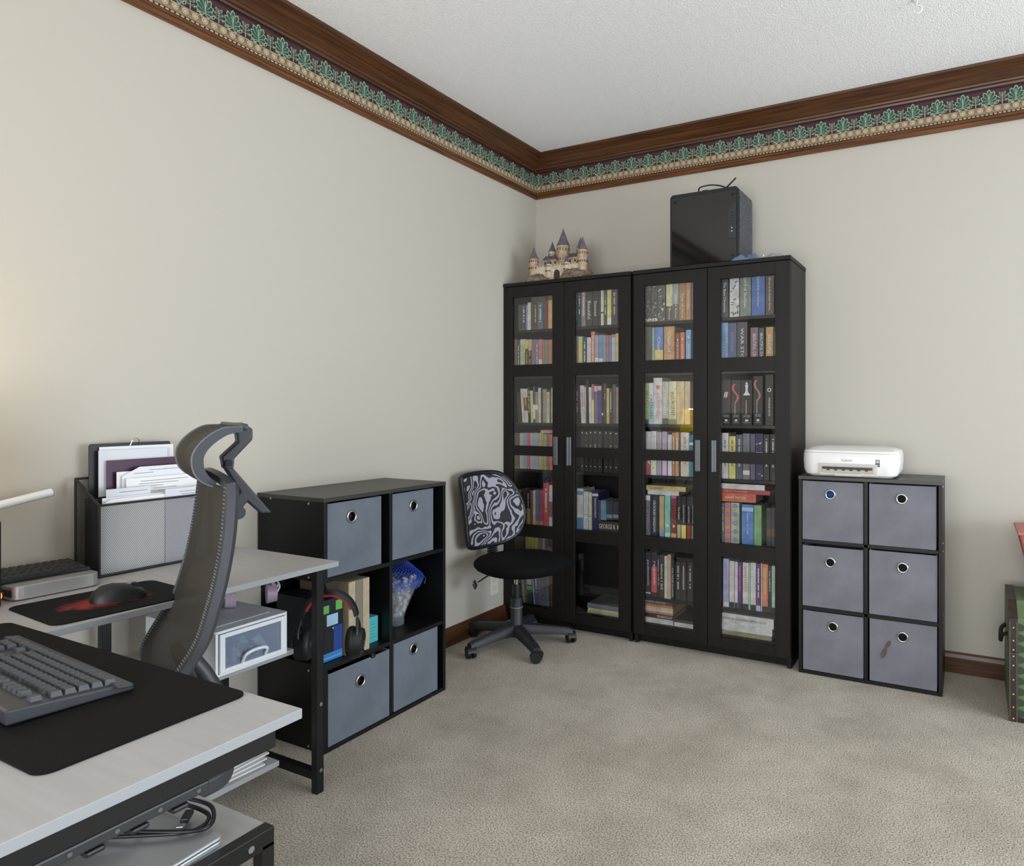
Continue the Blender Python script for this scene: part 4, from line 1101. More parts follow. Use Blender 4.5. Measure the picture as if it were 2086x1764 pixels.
MB().box(-0.128, -0.004, 0.008, 0.118, 0.01, 0.062).build('tray_door', mat('tray_grey', 'c4beb6', 0.4), p, bevel=0.004)
MB().box(-0.118, -0.0055, 0.020, 0.104, -0.002, 0.052).build('tray_recess', mat('tray_warm', 'b3aaa0', 0.5), p, bevel=0.002)
MB().box(-0.112, -0.0065, 0.036, 0.098, -0.004, 0.047).build('output_slot', M_blackp, p)
for k in range(6): MB().box(-0.092+k*0.032, -0.008, 0.031, -0.080+k*0.032, -0.005, 0.042).build('roller', M_blackp, p, bevel=0.001)
MB().box(-0.060, -0.008, 0.008, 0.05, -0.003, 0.018).build('tray_lip', mat('tray_grey', 'c4beb6', 0.4), p, bevel=0.001)
MB().box(0.110, -0.0015, 0.052, 0.127, 0.001, 0.083).build('sticker', M_blackp, p)
MB().box(0.112, -0.0022, 0.068, 0.125, -0.001, 0.080).build('sticker_icon', flat('b8bcc0'), p)
MB().box(0.112, -0.0022, 0.055, 0.125, -0.001, 0.063).build('sticker_icon', flat('5f9aa8'), p)
text('Canon', p, (-0.008, -0.0018, 0.078), 'x', 0.046, 0.0115, flat('4a4c50'))

# ================================================================ computer case on the right bookcase
p = thing('computer_case', 'black desktop computer case with glass side on top of the bookcase', 'computer', (0.964, -0.29, 1.903))
W, D, H = 0.354, 0.236, 0.368
MB().prism([(0, 0), (W, 0), (W, H-0.016), (W-0.016, H), (0.012, H), (0, H-0.012)], 'y', 0.006, D).build('chassis', M_blackp, p, bevel=0.003)
MB().prism([(0.012, 0.01), (W-0.012, 0.01), (W-0.012, H-0.02), (0.012, H-0.02)], 'y', 0.0, 0.006).build('side_panel', mat('smoked_acrylic', '0b0b0c', 0.06, spec=0.8), p, bevel=0.001)
for u, z in ((0.03, H-0.04), (W-0.03, H-0.04), (0.03, 0.035), (W-0.03, 0.035)): MB().cyl((u, 0.002, z), (u, -0.006, z), 0.007, 0.006, 16).build('thumbscrew', mat('gunmetal', '2a2a2c', 0.35, 0.6), p, smooth=40)
MB().prism([(W-0.05, 0.13), (W-0.046, 0.12), (W-0.012, 0.11), (W-0.012, H-0.08), (W-0.022, H-0.085), (W-0.05, H-0.12)], 'y', -0.004, 0.002).build('vent_bezel', M_darkp, p, bevel=0.001)
for k in range(2): MB().cyl((W-0.032, -0.004, 0.15+0.016*k), (W-0.032, -0.0055, 0.15+0.016*k), 0.003, None, 12).build('indicator', flat('c8ccd0'), p)
for k in range(5): MB().box(W-0.04, -0.0045, 0.18+0.014*k, W-0.022, -0.0035, 0.186+0.014*k).build('vent_slot', M_blackp, p)
MB().box(W, 0.012, 0.012, W+0.003, D-0.008, H-0.024).build('front_panel', mat('perforated_front', '59616c', 0.45, 0.2, bump=(120, 1.0, 0.004), var=(120, '1a1c20', 1)), p)
MB().tube(crv([(0.13, 0.08, H+0.004), (0.14, 0.05, H+0.03), (0.20, 0.05, H+0.036), (0.25, 0.08, H+0.03), (0.28, 0.1, H+0.01), (0.22, 0.09, H+0.008), (0.17, 0.06, H+0.004)], 8), 0.0035, 8).build('loose_cable', M_blackp, p, smooth=60)
MB().box(0.15, 0.06, H+0.001, 0.18, 0.085, H+0.02).box(0.225, 0.075, H+0.001, 0.26, 0.1, H+0.022).build('cable_plug', M_blackp, p, bevel=0.003)
MB().obox((0.30, 0.05, H+0.03), (0.07, 0.012, 0.003), (0, -0.7, 0)).build('thin_bracket', M_blackp, p)

# crumpled plastic bag beside the case
rb = random.Random(5)
def crumple(x0, x1, y0, y1, h, seed):
    q = random.Random(seed); ph = [q.uniform(0, 6) for _ in range(8)]
    def f(u, v):
        e = sin(pi*min(max(u, 0), 1))**0.6*sin(pi*v)**0.6
        z = h*e*(0.55+0.25*sin(7*u+ph[0]+3*v)+0.25*sin(11*v+5*u+ph[1])+0.1*sin(23*u+ph[2]))
        return (x0+(x1-x0)*u+0.006*sin(9*v+ph[3]), y0+(y1-y0)*v+0.006*sin(8*u+ph[4]), max(z, 0.0004))
    b = MB(); b.surf(f, 26, 16); return b
pl = thing('plastic_bag', 'crumpled bluish clear plastic bag lying beside the computer case', 'plastic bag', (1.28, -0.315, 1.9035))
crumple(0.0, 0.14, 0.0, 0.12, 0.06, 2).build('bag_fold', frosted('blue_poly', '8a9ac0', 0.55), pl, smooth=60)
crumple(0.1, 0.255, 0.0, 0.1, 0.028, 8).build('bag_fold', frosted('clear_poly', 'b8c0cc', 0.45), pl, smooth=60)
text('1', pl, (0.165, -0.001, 0.011), 'x', 0.004, 0.010, flat('e8e8e8'))

# ================================================================ paper castle model on the left bookcase
c = thing('castle_model', 'small paper castle model with cone-roofed towers on the corner bookcase', 'model castle', (0.28, -0.215, 1.9035))
M_cw = mat('castle_wall_print', 'c3ab90', 0.8, var=(60, '9c8468', 4), bump=(90, 0.3, 0.002))
M_cp = mat('castle_pale_print', 'd6c8b4', 0.8, var=(50, 'b8a488', 4), bump=(90, 0.3, 0.002))
M_cr = mat('castle_roof_print', '6d6870', 0.7, var=(70, '565058', 4))
M_rock = mat('castle_rock_print', '8d7c6c', 0.85, var=(40, '5a4c42', 5), bump=(40, 0.8, 0.006))
def rock(cx, cy, rx, ry, h, seed):
    q = random.Random(seed); b = MB(); n = 18; rings = []
    ks = [q.uniform(0.85, 1.15) for _ in range(n)]
    for z, f in ((0, 1.05), (0.3, 1.0), (0.6, 0.9), (0.85, 0.75), (1, 0.5)):
        rings.append([(cx+rx*f*ks[k]*q.uniform(0.94, 1.06)*cos(2*pi*k/n), cy+ry*f*ks[k]*q.uniform(0.94, 1.06)*sin(2*pi*k/n), h*z*(1 if z in (0, 1) else q.uniform(0.85, 1.1))) for k in range(n)])
    return b.sweep(rings)
rock(-0.12, -0.02, 0.075, 0.075, 0.05, 1).build('rock_base', M_rock, c)
rock(0.105, -0.01, 0.105, 0.085, 0.06, 2).build('rock_base', M_rock, c)
MB().box(-0.15, -0.05, 0, 0.17, 0.07, 0.055).build('terrace', M_cp, c, bevel=0.002)
def tower(x, y, z, r, h, rh, mw, oh=1.18):
    t_ = MB().lathe([(r*1.03, z), (r, z+0.01), (r, z+h*0.72), (r*1.1, z+h*0.76), (r*1.1, z+h), (0, z+h)], 14, (x, y, 0)).build('tower', mw, c, smooth=40)
    MB().lathe([(r*oh, z+h), (r*0.75, z+h+rh*0.3), (r*0.4, z+h+rh*0.62), (0.0006, z+h+rh)], 14, (x, y, 0)).build('cone_roof', M_cr, t_, smooth=50)
    sl = MB()
    for a in range(-140, 20, 26):
        for zz in (0.5, 0.86): sl.obox((x+r*1.1*cos(radians(a)), y+r*1.1*sin(radians(a)), z+h*zz), (0.003, 0.003, h*0.09), (0, 0, radians(a)))
    sl.build('window_slits', mat('slit_dark', '3a322c', 0.8), t_)
tower(-0.145, -0.045, 0.03, 0.024, 0.105, 0.07, M_cw)
tower(-0.075, 0.04, 0.05, 0.020, 0.135, 0.06, M_cp)
tower(0.02, 0.0, 0.05, 0.033, 0.15, 0.10, M_cw)
tower(0.105, 0.045, 0.05, 0.020, 0.14, 0.06, M_cp)
tower(0.165, -0.04, 0.03, 0.026, 0.125, 0.075, M_cw)
tower(-0.045, -0.052, 0.02, 0.014, 0.075, 0.04, M_cp)
tower(0.07, -0.052, 0.02, 0.014, 0.075, 0.04, M_cp)
MB().box(-0.14, -0.055, 0.02, 0.16, -0.04, 0.085).build('curtain_wall', M_cp, c, bevel=0.001)
MB().prism([(-0.006, 0.0), (0.03, 0.0), (0.03, 0.045), (0.024, 0.057), (0.012, 0.062), (0.0, 0.057), (-0.006, 0.045)], 'y', -0.0575, -0.05).build('gate', mat('slit_dark', '3a322c', 0.8), c)
for k in range(16): MB().box(-0.138+k*0.0185, -0.055, 0.085, -0.128+k*0.0185, -0.048, 0.094).build('merlon', M_cp, c)
MB().box(-0.10, -0.02, 0.055, 0.13, 0.05, 0.13).build('keep', M_cw, c, bevel=0.001)
MB().prism([(-0.02-0.004, 0.13), (0.05+0.004, 0.13), (0.015, 0.158)], 'x', -0.104, 0.134).build('keep_roof', M_cr, c)
for k in range(7):
    MB().box(-0.088+k*0.032, -0.0215, 0.10, -0.080+k*0.032, -0.0195, 0.118).build('arched_window', mat('slit_dark', '3a322c', 0.8), c)

# ================================================================ trunk and red basket at the right
t = thing('storage_trunk', 'green printed trunk with studded dark leather straps at the right edge', 'trunk', (2.425, -0.448, 0))
M_tg = mat('trunk_shaded_green', '5f7350', 0.55, var=(14, '506444', 3)); M_lea = mat('brown_leather', '33231d', 0.45, var=(30, '261a15', 3), bump=(120, 0.15, 0.001))  # green darkened so the colour carries the shade at the right edge
W, D, H = 0.66, 0.40, 0.445
MB().box(0, 0, 0, W, D, 0.262).build('trunk_body', M_tg, t, bevel=0.003)
MB().prism([(0, 0.265), (D, 0.265), (D, H-0.03), (D-0.05, H), (0.09, H), (0, 0.395)], 'x', 0, W).build('lid', M_tg, t, bevel=0.003)
dk = mat('trunk_dark_green', '2f3d2c', 0.6); md = mat('trunk_mid_green', '55704a', 0.6)
sc = MB(); sc2 = MB()
for k in range(9):
    z = 0.035+0.041*k
    if z > 0.37: break
    for b_, R, yy in ((sc, 0.030, -0.0006), (sc2, 0.022, -0.0012)):
        b_.add([(0.028, yy, z)]+[(0.030+R*cos(radians(a)), yy, z+R*0.72*sin(radians(a))) for a in range(-90, 91, 15)], [(0, i, i+1) for i in range(1, 13)])
sc.build('scallop_print', md, t); sc2.build('scallop_print', dk, t)
for a, n_ in ((0.0, 1),):
    st = MB(); st.box(-0.002, -0.003, 0, 0.028, 0.0, 0.26); st.box(-0.002, -0.003, 0.266, 0.028, 0, 0.395); st.build('corner_strap', M_lea, t, bevel=0.001)
    MB().hexa([(-0.002, -0.003, 0.395), (0.028, -0.003, 0.395), (0.028, 0.09, H), (-0.002, 0.09, H)], [(-0.002, -0.004, 0.399), (0.028, -0.004, 0.399), (0.028, 0.09, H+0.003), (-0.002, 0.09, H+0.003)]).build('lid_strap', M_lea, t)
    MB().box(-0.002, 0.09, H, 0.028, D-0.05, H+0.003).build('lid_strap', M_lea, t)
MB().box(0, -0.0035, 0, W, 0, 0.02).build('base_strap', M_lea, t, bevel=0.001)
for z in (0.012, 0.055, 0.105, 0.16, 0.215, 0.25, 0.275, 0.31, 0.36): MB().ell((0.013, -0.0032, z), (0.004, 0.003, 0.004), 10, 6).build('stud', mat('antique_brass', 'b3a78c', 0.35, 0.8), t, smooth=80)
sti = MB()
for k in range(95):
    for u in (0.0015, 0.0245): sti.box(u, -0.0036, 0.002+k*0.004, u+0.0012, -0.0028, 0.0042+k*0.004)
o = sti.build('stitching', flat('a89a84'), t); o['kind'] = 'stuff'
MB().tube(crv([(-0.001, 0.13, 0.30), (-0.018, 0.15, 0.285), (-0.022, 0.2, 0.25), (-0.018, 0.25, 0.285), (-0.001, 0.27, 0.30)], 6), 0.008, 8).build('side_handle', M_lea, t, smooth=60)
rbk = thing('red_basket', 'dusty red tapered basket standing on the green trunk', 'basket', (2.462, -0.34, H+0.0035))
a0, a1 = [(0.06, 0.03), (0.34, 0.03), (0.34, 0.25), (0.06, 0.25)], [(0, 0), (0.40, 0), (0.40, 0.28), (0, 0.28)]
MB().hexa([(x, y, 0) for x, y in a0], [(x, y, 0.255) for x, y in a1]).build('basket_body', mat('dusty_red', 'a85a50', 0.6, var=(20, '96504a', 3)), rbk, bevel=0.006)
MB().box(-0.004, -0.004, 0.25, 0.404, 0.284, 0.262).build('basket_rim', mat('dusty_red_rim', 'b0685e', 0.5), rbk, bevel=0.003)
# ================================================================ L-shaped desk
M_top = mat('white_ash_laminate', 'b3b2b1', 0.45, var=(5, 'acabaa', 6, (1, 12, 1)), bump=(60, 0.03, 0.0005))
M_edge = mat('white_edge_band', '9a9da1', 0.45)
dk = thing('l_shaped_desk', 'white-topped L-shaped desk with black metal frame at the left', 'desk', (0, -2.82, 0))
Z0, Z1 = 0.704, 0.72
def top(x0, y0, x1, y1, z0, z1, name, parent, oy=-2.82):
    b = MB(); b.box(x0, y0-oy, z0, x1, y1-oy, z1)
    b.m = [1, 0, 1, 1, 1, 1]
    return b.build(name, [M_top, M_edge], parent, bevel=0.0012)
top(-0.01, -3.35, 0.545, -2.022, Z0, Z1, 'desktop_board', dk)
top(0.5455, -3.35, 1.35, -2.822, Z0, Z1, 'desktop_board', dk)
def beam(parent, p0, p1, s=0.026, name='frame_rail', oy=-2.82, m=None):
    a = (min(p0[0], p1[0])-s/2, min(p0[1], p1[1])-s/2-oy, min(p0[2], p1[2])-s/2); b = (max(p0[0], p1[0])+s/2, max(p0[1], p1[1])+s/2-oy, max(p0[2], p1[2])+s/2)
    return MB().box(*a, *b).build(name, m or M_blackm, parent, bevel=0.0015)
s = 0.026
for x in (0.03, 0.496): 
    beam(dk, (x, -2.062, s/2), (x, -2.062, Z0-s/2-0.002), name='leg')
    MB().box(x-0.012, -2.074+2.82, 0, x+0.012, -2.05+2.82, 0.012).build('foot', M_blackp, dk)
beam(dk, (0.03+s, -2.062, 0.055), (0.496-s, -2.062, 0.055)); beam(dk, (0.03+s, -2.062, Z0-s/2-0.001), (0.496-s, -2.062, Z0-s/2-0.001))
beam(dk, (0.03, -2.10, Z0-s/2-0.001), (0.03, -3.31, Z0-s/2-0.001))
beam(dk, (1.30, -2.868, Z0-0.022), (1.30, -3.30, Z0-0.022), 0.040); beam(dk, (0.60, -2.855, Z0-0.016), (1.26, -2.855, Z0-0.016), 0.026); beam(dk, (0.60, -3.31, Z0-0.016), (1.26, -3.31, Z0-0.016), 0.026)
for x, y in ((0.03, -3.33), (1.28, -3.335), (0.52, -3.33)): beam(dk, (x, y, s/2), (x, y, Z0-s/2-0.002), name='leg')
for x in (0.03, 0.40): beam(dk, (x, -2.44, s/2), (x, -2.44, Z0-s/2-0.028), name='leg') if x < 0.1 else beam(dk, (0.40, -2.44, s/2), (0.40, -2.44, 0.43), name='leg')
top(0.02, -2.425, 0.405, -2.077, 0.422, 0.438, 'shelf_board', dk)
top(0.02, -2.425, 0.392, -2.12, 0.084, 0.10, 'shelf_board', dk)
for z, n_ in ((0.278, 1), (0.072, 1)):
    for yy in (-2.048,):
        p_ = Vector((0.510, -2.062+2.82, z)); MB().cyl(p_, p_+Vector((0.002, 0, 0)), 0.006, None, 14).build('bolt', M_steel, dk)

MB().tube(crv([(0.44, -2.062+2.82, 0.69), (0.43, -2.0+2.82, 0.66), (0.42, -1.955+2.82, 0.588), (0.412, -1.935+2.82, 0.578), (0.405, -1.92+2.82, 0.59)], 5), 0.004, 8).build('headset_hook', M_blackm, dk, smooth=60)
# power strip hung under the near end of the desk
ps = thing('power_strip', 'long dark power strip with plugs under the near desk edge', 'power strip', (1.295, -3.0, 0.655))
MB().box(-0.02, -0.26, -0.012, 0.02, 0.045, 0.004).build('strip_housing', mat('strip_grey', '2c2f33', 0.4), ps, bevel=0.003)
for k in range(5):
    MB().box(-0.005, -0.230+k*0.055, -0.020, 0.022, -0.206+k*0.055, -0.0125).build('plug', M_blackp, ps, bevel=0.003)
    MB().cyl((0.0195, -0.192+k*0.055, -0.004), (0.0212, -0.192+k*0.055, -0.004), 0.003, None, 12).build('outlet', flat('55585c'), ps)
MB().box(-0.018, -0.26, 0.004, -0.012, 0.045, 0.008).build('mounting_bracket', M_blackm, ps)

# things under the desk
pt = thing('paper_stack', 'white papers on the low shelf under the far desk end', 'papers', (0.0, -2.4, 0.1005))
for k in range(4): MB().obox((0.235-0.01*k, 0.14+0.012*k, 0.003+0.006*k), (0.28, 0.21, 0.005), (0, 0, 0.05*k-0.05)).build('sheet', M_paper, pt)
dr = thing('clear_front_organizer', 'white drawer unit with see-through front under the desk end', 'drawer unit', (0.42, -2.35, 0.4385))
M_dw = mat('drawer_white', 'e2e6ec', 0.4); M_fr = frosted('frosted_front', 'b9c6dc', 0.22)
W, D, H = 0.236, 0.34, 0.122
b = MB(); b.box(-D, 0, 0, 0, 0.008, H).box(-D, W-0.008, 0, 0, W, H).box(-D, 0.008, 0, 0, W-0.008, 0.007).box(-D, 0.008, 0.007, -D+0.006, W-0.008, H)
b.build('case', M_dw, dr, bevel=0.001)
MB().prism(rrect(-D-0.002, -0.003, 0.004, W+0.003, 0.012), 'z', H, H+0.008).build('lid', M_dw, dr, bevel=0.002)
MB().box(-D+0.04, 0.03, H+0.008, -0.04, W-0.03, H+0.0095).build('lid_panel', mat('drawer_lid_panel', 'd6dbe3', 0.45), dr, bevel=0.001)
b = MB(); b.box(-0.004, 0.010, 0.009, 0.006, 0.026, H-0.002).box(-0.004, W-0.026, 0.009, 0.006, W-0.010, H-0.002).box(-0.004, 0.026, 0.009, 0.006, W-0.026, 0.020).box(-0.004, 0.026, H-0.014, 0.006, W-0.026, H-0.002)
d = b.build('drawer_front', M_dw, dr, bevel=0.001)
MB().box(0.0, 0.026, 0.020, 0.003, W-0.026, H-0.014).build('clear_panel', M_fr, d)
MB().tube(crv([(0.004, 0.08, 0.022), (0.016, 0.084, 0.045), (0.018, 0.118, 0.052), (0.016, 0.152, 0.045), (0.004, 0.156, 0.022)], 6), 0.005, 8).build('pull', M_dw, d, smooth=60)
MB().box(-D+0.02, 0.014, 0.010, -0.006, W-0.014, 0.014).build('drawer_tray', M_fr, d)
for k in range(12):
    q = random.Random(k+60); col = ('3a3f48', '6a7078', '4fa098', '8a8f98', '22262c', 'a8b0b8')[k % 6]
    if k % 3 == 0: s_ = MB().cyl((-0.03-0.02*q.random(), 0.04+0.013*k, 0.016), (-0.03, 0.04+0.013*k, 0.045+0.03*q.random()), 0.010, 0.009, 12)
    else: s_ = MB().obox((-0.05-0.03*q.random(), 0.035+0.014*k, 0.028+0.012*q.random()), (0.06, 0.018, 0.02), (q.random(), q.random(), q.random()))
    tag(s_.build('loose_stationery', mat('item_'+col, col, 0.4), smooth=40, loc=(0.42, -2.35, 0.4385)), ('%s bit of stationery inside the clear drawer, %s from its left end' % (('dark', 'grey', 'teal', 'silver', 'black', 'pale')[k % 6], ORD[k])), 'stationery', 'odds and ends in the clear drawer')
hp = thing('lilac_headphones', 'lilac headphones resting on the white drawer unit', 'headphones', (0.27, -2.13, 0.5695), radians(60))
secs = []
for k in range(19):
    a = radians(5+170*k/18); p_ = Vector((0.068*cos(a), 0, 0.042+0.07*sin(a))); n_ = Vector((cos(a), 0, sin(a)))
    secs.append([tuple(p_+n_*u+Vector((0, v_, 0))) for u, v_ in ((-0.005, -0.014), (0.005, -0.014), (0.005, 0.014), (-0.005, 0.014))])
MB().sweep(secs).build('headband', mat('lilac_pad', 'a890a6', 0.6), hp, smooth=40)
for sx in (-1, 1):
    cup = MB().cyl((sx*0.045, 0, 0.033), (sx*0.075, 0, 0.033), 0.032, 0.028, 24).build('ear_cup', mat('lilac_shell', 'b4a0b4', 0.4), hp, smooth=40)
    MB().tube(crv([(sx*0.07, -0.02, 0.03), (sx*0.082, -0.016, 0.055), (sx*0.076, 0, 0.07), (sx*0.082, 0.016, 0.055), (sx*0.07, 0.02, 0.03)], 5), 0.003, 8).build('yoke', M_white, cup, smooth=60)

# ---- low table under the near desk wing
lt = thing('low_table', 'low white-topped table with black frame under the near desk', 'table', (0.90, -3.25, 0))
oy = -3.25
def lbox(x0, y0, z0, x1, y1, z1, name, m): return MB().box(x0-0.90, y0-oy, z0, x1-0.90, y1-oy, z1).build(name, m, lt, bevel=0.0015)
lbox(0.9255, -3.245, 0.432, 1.166, -2.753, 0.450, 'table_top', M_top)
for x in (0.90, 1.167):
    for y in (-3.25, -2.777): lbox(x, y, 0, x+0.025, y+0.025, 0.426, 'leg', M_blackm)
lbox(1.167, -3.225, 0.418, 1.192, -2.752, 0.4515, 'end_rail', M_blackm); lbox(0.90, -3.225, 0.418, 0.925, -2.752, 0.4515, 'end_rail', M_blackm)
MB().cyl((1.192-0.90, -2.80-oy, 0.435), (1.195-0.90, -2.80-oy, 0.435), 0.006, None, 14).build('bolt', M_steel, lt)
lp = thing('laptop', 'closed silver laptop on the low table under the desk', 'laptop', (1.040, -3.0, 0.4520), radians(3))
M_al = mat('silver_aluminium', 'b4b7bb', 0.36, 0.6)
MB().prism(rrect(-0.132, -0.165, 0.132, 0.165, 0.012), 'z', 0.0, 0.009).build('base', M_al, lp, bevel=0.002)
MB().prism(rrect(-0.132, -0.165, 0.132, 0.165, 0.012), 'z', 0.0098, 0.016).build('lid', M_al, lp, bevel=0.003, segs=3)
cb = thing('usb_cable', 'black coiled cable with metal plug on the silver laptop', 'cable', (1.03, -2.91, 0.4685))
MB().tube(crv([(-0.16, -0.12, 0.006), (-0.08, -0.06, 0.006), (0.02, 0.0, 0.008), (0.085, 0.055, 0.006), (0.06, 0.1, 0.004), (-0.02, 0.085, 0.012), (-0.10, 0.04, 0.010), (-0.05, -0.02, 0.013), (0.06, 0.03, 0.010), (0.098, 0.075, 0.006), (0.05, 0.112, 0.010), (-0.01, 0.098, 0.018)], 8), 0.0036, 8).build('cord', M_blackp, cb, smooth=60)
MB().tube(crv([(-0.13, -0.07, 0.012), (-0.06, -0.05, 0.03), (-0.01, 0.0, 0.032), (-0.05, 0.05, 0.026), (-0.11, 0.06, 0.012)], 8), 0.004, 8).build('cord_loop', M_blackp, cb, smooth=60)
MB().obox((0.045, 0.07, 0.012), (0.032, 0.014, 0.009), (0, 0, 2.3)).build('plug_body', M_blackp, cb, bevel=0.002)
MB().obox((0.066, 0.046, 0.012), (0.012, 0.011, 0.006), (0, 0, 2.3)).build('plug_tip', M_steel, cb, bevel=0.0008)
ad = thing('charger_block', 'dark grey wedge-shaped charger beside the laptop cable', 'charger', (1.06, -3.07, 0.4683), radians(12))
MB().hexa([(-0.06, -0.02, 0), (0.06, -0.02, 0), (0.06, 0.02, 0), (-0.06, 0.02, 0)], [(-0.06, -0.014, 0.03), (0.05, -0.014, 0.03), (0.05, 0.014, 0.03), (-0.06, 0.014, 0.03)]).build('charger_body', M_darkp, ad, bevel=0.003)
MB().tube([(-0.06, 0, 0.012), (-0.09, 0.01, 0.008), (-0.13, 0.04, 0.006)], 0.003, 8).build('charger_lead', M_blackp, ad, smooth=60)

# ================================================================ on the near wing: desk pad and keyboard
M_pad = mat('black_desk_pad', '0b0b0b', 0.85, var=(5, '121110', 5), bump=(500, 0.15, 0.0005), spec=0.2)
tag(MB().prism(rrect(0.40, 0.0, 1.228, 0.305, 0.022, 6), 'z', 0, 0.0035).build('desk_pad', M_pad, loc=(0, -3.133, 0.7203), bevel=0.001), 'large black cloth desk pad with rounded corners on near desk', 'desk pad')
kb = thing('large_keyboard', 'dark grey full-size keyboard on the black desk pad', 'keyboard', (0.815, -2.985, 0.7242), radians(176))
L, Dp = 0.225, 0.088
M_kb = mat('keyboard_case', '34373c', 0.4); M_key = mat('key_cap', '44474c', 0.5)
def kz(y): return 0.014+0.013*(y+Dp)/(2*Dp)
b = MB(); pr = [(-Dp, 0.0), (Dp, 0.004), (Dp, kz(Dp)), (-Dp+0.012, kz(-Dp)), (-Dp, 0.008)]
b.prism(pr, 'x', -L, L); b.build('case', M_kb, kb, bevel=0.003)
MB().hexa([(-L-0.012, -Dp+0.01, 0.010), (L+0.012, -Dp+0.01, 0.010), (L+0.012, -Dp+0.03, 0.012), (-L-0.012, -Dp+0.03, 0.012)], [(-L-0.012, -Dp+0.004, 0.014), (L+0.012, -Dp+0.004, 0.014), (L+0.012, -Dp+0.03, 0.018), (-L-0.012, -Dp+0.03, 0.018)]).build('front_lip', M_kb, kb, bevel=0.002)
def keycap(w, d, h, t=0.16):
    b = MB(); a = w/2; e = d/2; i = 0.0026
    b.hexa([(-a, -e, 0), (a, -e, 0), (a, e, 0), (-a, e, 0)], [(-a+i, -e+i, h), (a-i, -e+i, h), (a-i, e-i*0.6, h), (-a+i, e-i*0.6, h)])
    return b
def lay_keys(root, rows, x0, pitch, d, h, zf, m, gap=0.0022, tilt=0.125):
    cache = {}
    for y, ws in rows:
        x = x0
        for w in ws:
            if w > 0:
                ww = round(w*pitch-gap, 4)
                if ww not in cache: cache[ww] = keycap(ww, d, h).mesh('key', m)
                o = bpy.data.objects.new('key', cache[ww]); COL.objects.link(o); o.parent = root
                o.location = (x+w*pitch/2, y, zf(y)-0.001); o.rotation_euler = (tilt, 0, 0)
            x += abs(w)*pitch
rows = [(-0.058, [1.25, 1.25, 1.25, 6.25, 1.25, 1.25, 1.25, 1.25, -.25, 1, 1, 1, -.25, 2, 1, 1]),
        (-0.039, [2.25]+[1]*10+[2.75, -.25, -1, 1, -1, -.25, 1, 1, 1, -1]),
        (-0.020, [1.75]+[1]*11+[2.25, -3.5, 1, 1, 1, -1]),
        (-0.001, [1.5]+[1]*12+[1.5, -.25, 1, 1, 1, -.25, 1, 1, 1, 1]),
        (0.018, [1]*13+[2, -.25, 1, 1, 1, -.25, 1, 1, 1, 1]),
        (0.045, [1, -1, 1, 1, 1, 1, -.5, 1, 1, 1, 1, -.5, 1, 1, 1, 1, -.25, 1, 1, 1, -.25, 1, 1, 1, 1])]
lay_keys(kb, rows, -0.212, 0.0187, 0.0168, 0.0085, kz, M_key, tilt=0.075)
for k in range(3): MB().cyl((0.14+k*0.02, 0.07, kz(0.07)), (0.14+k*0.02, 0.07, kz(0.07)+0.001), 0.002, None, 8).build('indicator', flat('7a8088'), kb)

# ================================================================ on the far wing
def red_splash():
    m = mat('gaming_mouse_pad', '0e0e10', 0.8, bump=(500, 0.15, 0.0005), spec=0.2); nt = m.node_tree; b = nt.nodes['Principled BSDF']
    tc = nt.nodes.new('ShaderNodeTexCoord'); mp = nt.nodes.new('ShaderNodeMapping'); mp.inputs['Location'].default_value = (-0.02, 0.06, 0); mp.inputs['Scale'].default_value = (11, 6.5, 1)
    mp.inputs['Rotation'].default_value = (0, 0, 0.15)
    g = nt.nodes.new('ShaderNodeTexGradient'); g.gradient_type = 'SPHERICAL'
    n = nt.nodes.new('ShaderNodeTexNoise'); n.inputs['Scale'].default_value = 40; n.inputs['Detail'].default_value = 5
    ad_ = nt.nodes.new('ShaderNodeMath'); ad_.operation = 'MULTIPLY_ADD'; ad_.inputs[1].default_value = 0.9; ad_.inputs[2].default_value = -0.45
    ad2 = nt.nodes.new('ShaderNodeMath'); ad2.operation = 'ADD'
    r = nt.nodes.new('ShaderNodeValToRGB'); e = r.color_ramp.elements; e[0].position = 0.3; e[0].color = lin('0e0e10'); e[1].position = 0.7; e[1].color = lin('9a3a34')
    nt.links.new(tc.outputs['Object'], mp.inputs[0]); nt.links.new(mp.outputs[0], g.inputs[0]); nt.links.new(tc.outputs['Object'], n.inputs['Vector'])
    nt.links.new(n.outputs['Fac'], ad_.inputs[0]); nt.links.new(ad_.outputs[0], ad2.inputs[0]); nt.links.new(g.outputs['Fac'], ad2.inputs[1]); nt.links.new(ad2.outputs[0], r.inputs[0]); nt.links.new(r.outputs[0], b.inputs['Base Color'])
    return m
tag(MB().prism(rrect(-0.132, -0.165, 0.132, 0.165, 0.026, 6), 'z', 0, 0.003).build('mouse_pad', red_splash(), loc=(0.402, -2.622, 0.7203), rotz=radians(-4), bevel=0.001), 'black mouse pad with a red splash print on the far desk', 'mouse pad')
ms = thing('computer_mouse', 'black computer mouse on the red splash mouse pad', 'mouse', (0.412, -2.605, 0.7236), radians(-18))
secs = []
for y, w, h, cx in ((-0.058, 0.012, 0.012, 0), (-0.052, 0.024, 0.024, 0), (-0.035, 0.034, 0.037, 0), (-0.01, 0.037, 0.041, 0.001), (0.015, 0.034, 0.037, 0), (0.038, 0.032, 0.028, 0), (0.054, 0.028, 0.018, 0), (0.060, 0.018, 0.010, 0)):
    secs.append([(cx+w*cos(a)*(1.0 if sin(a) < 0.1 else 0.96), y, max(0.0, h*max(0, sin(a))**0.75) if sin(a) > 0 else 0.0) for a in [2*pi*k/20 for k in range(10)]+[pi]]+[(cx, y, 0)])
MB().sweep(secs).build('mouse_shell', mat('mouse_black', '1a1b1e', 0.45), ms, smooth=50)
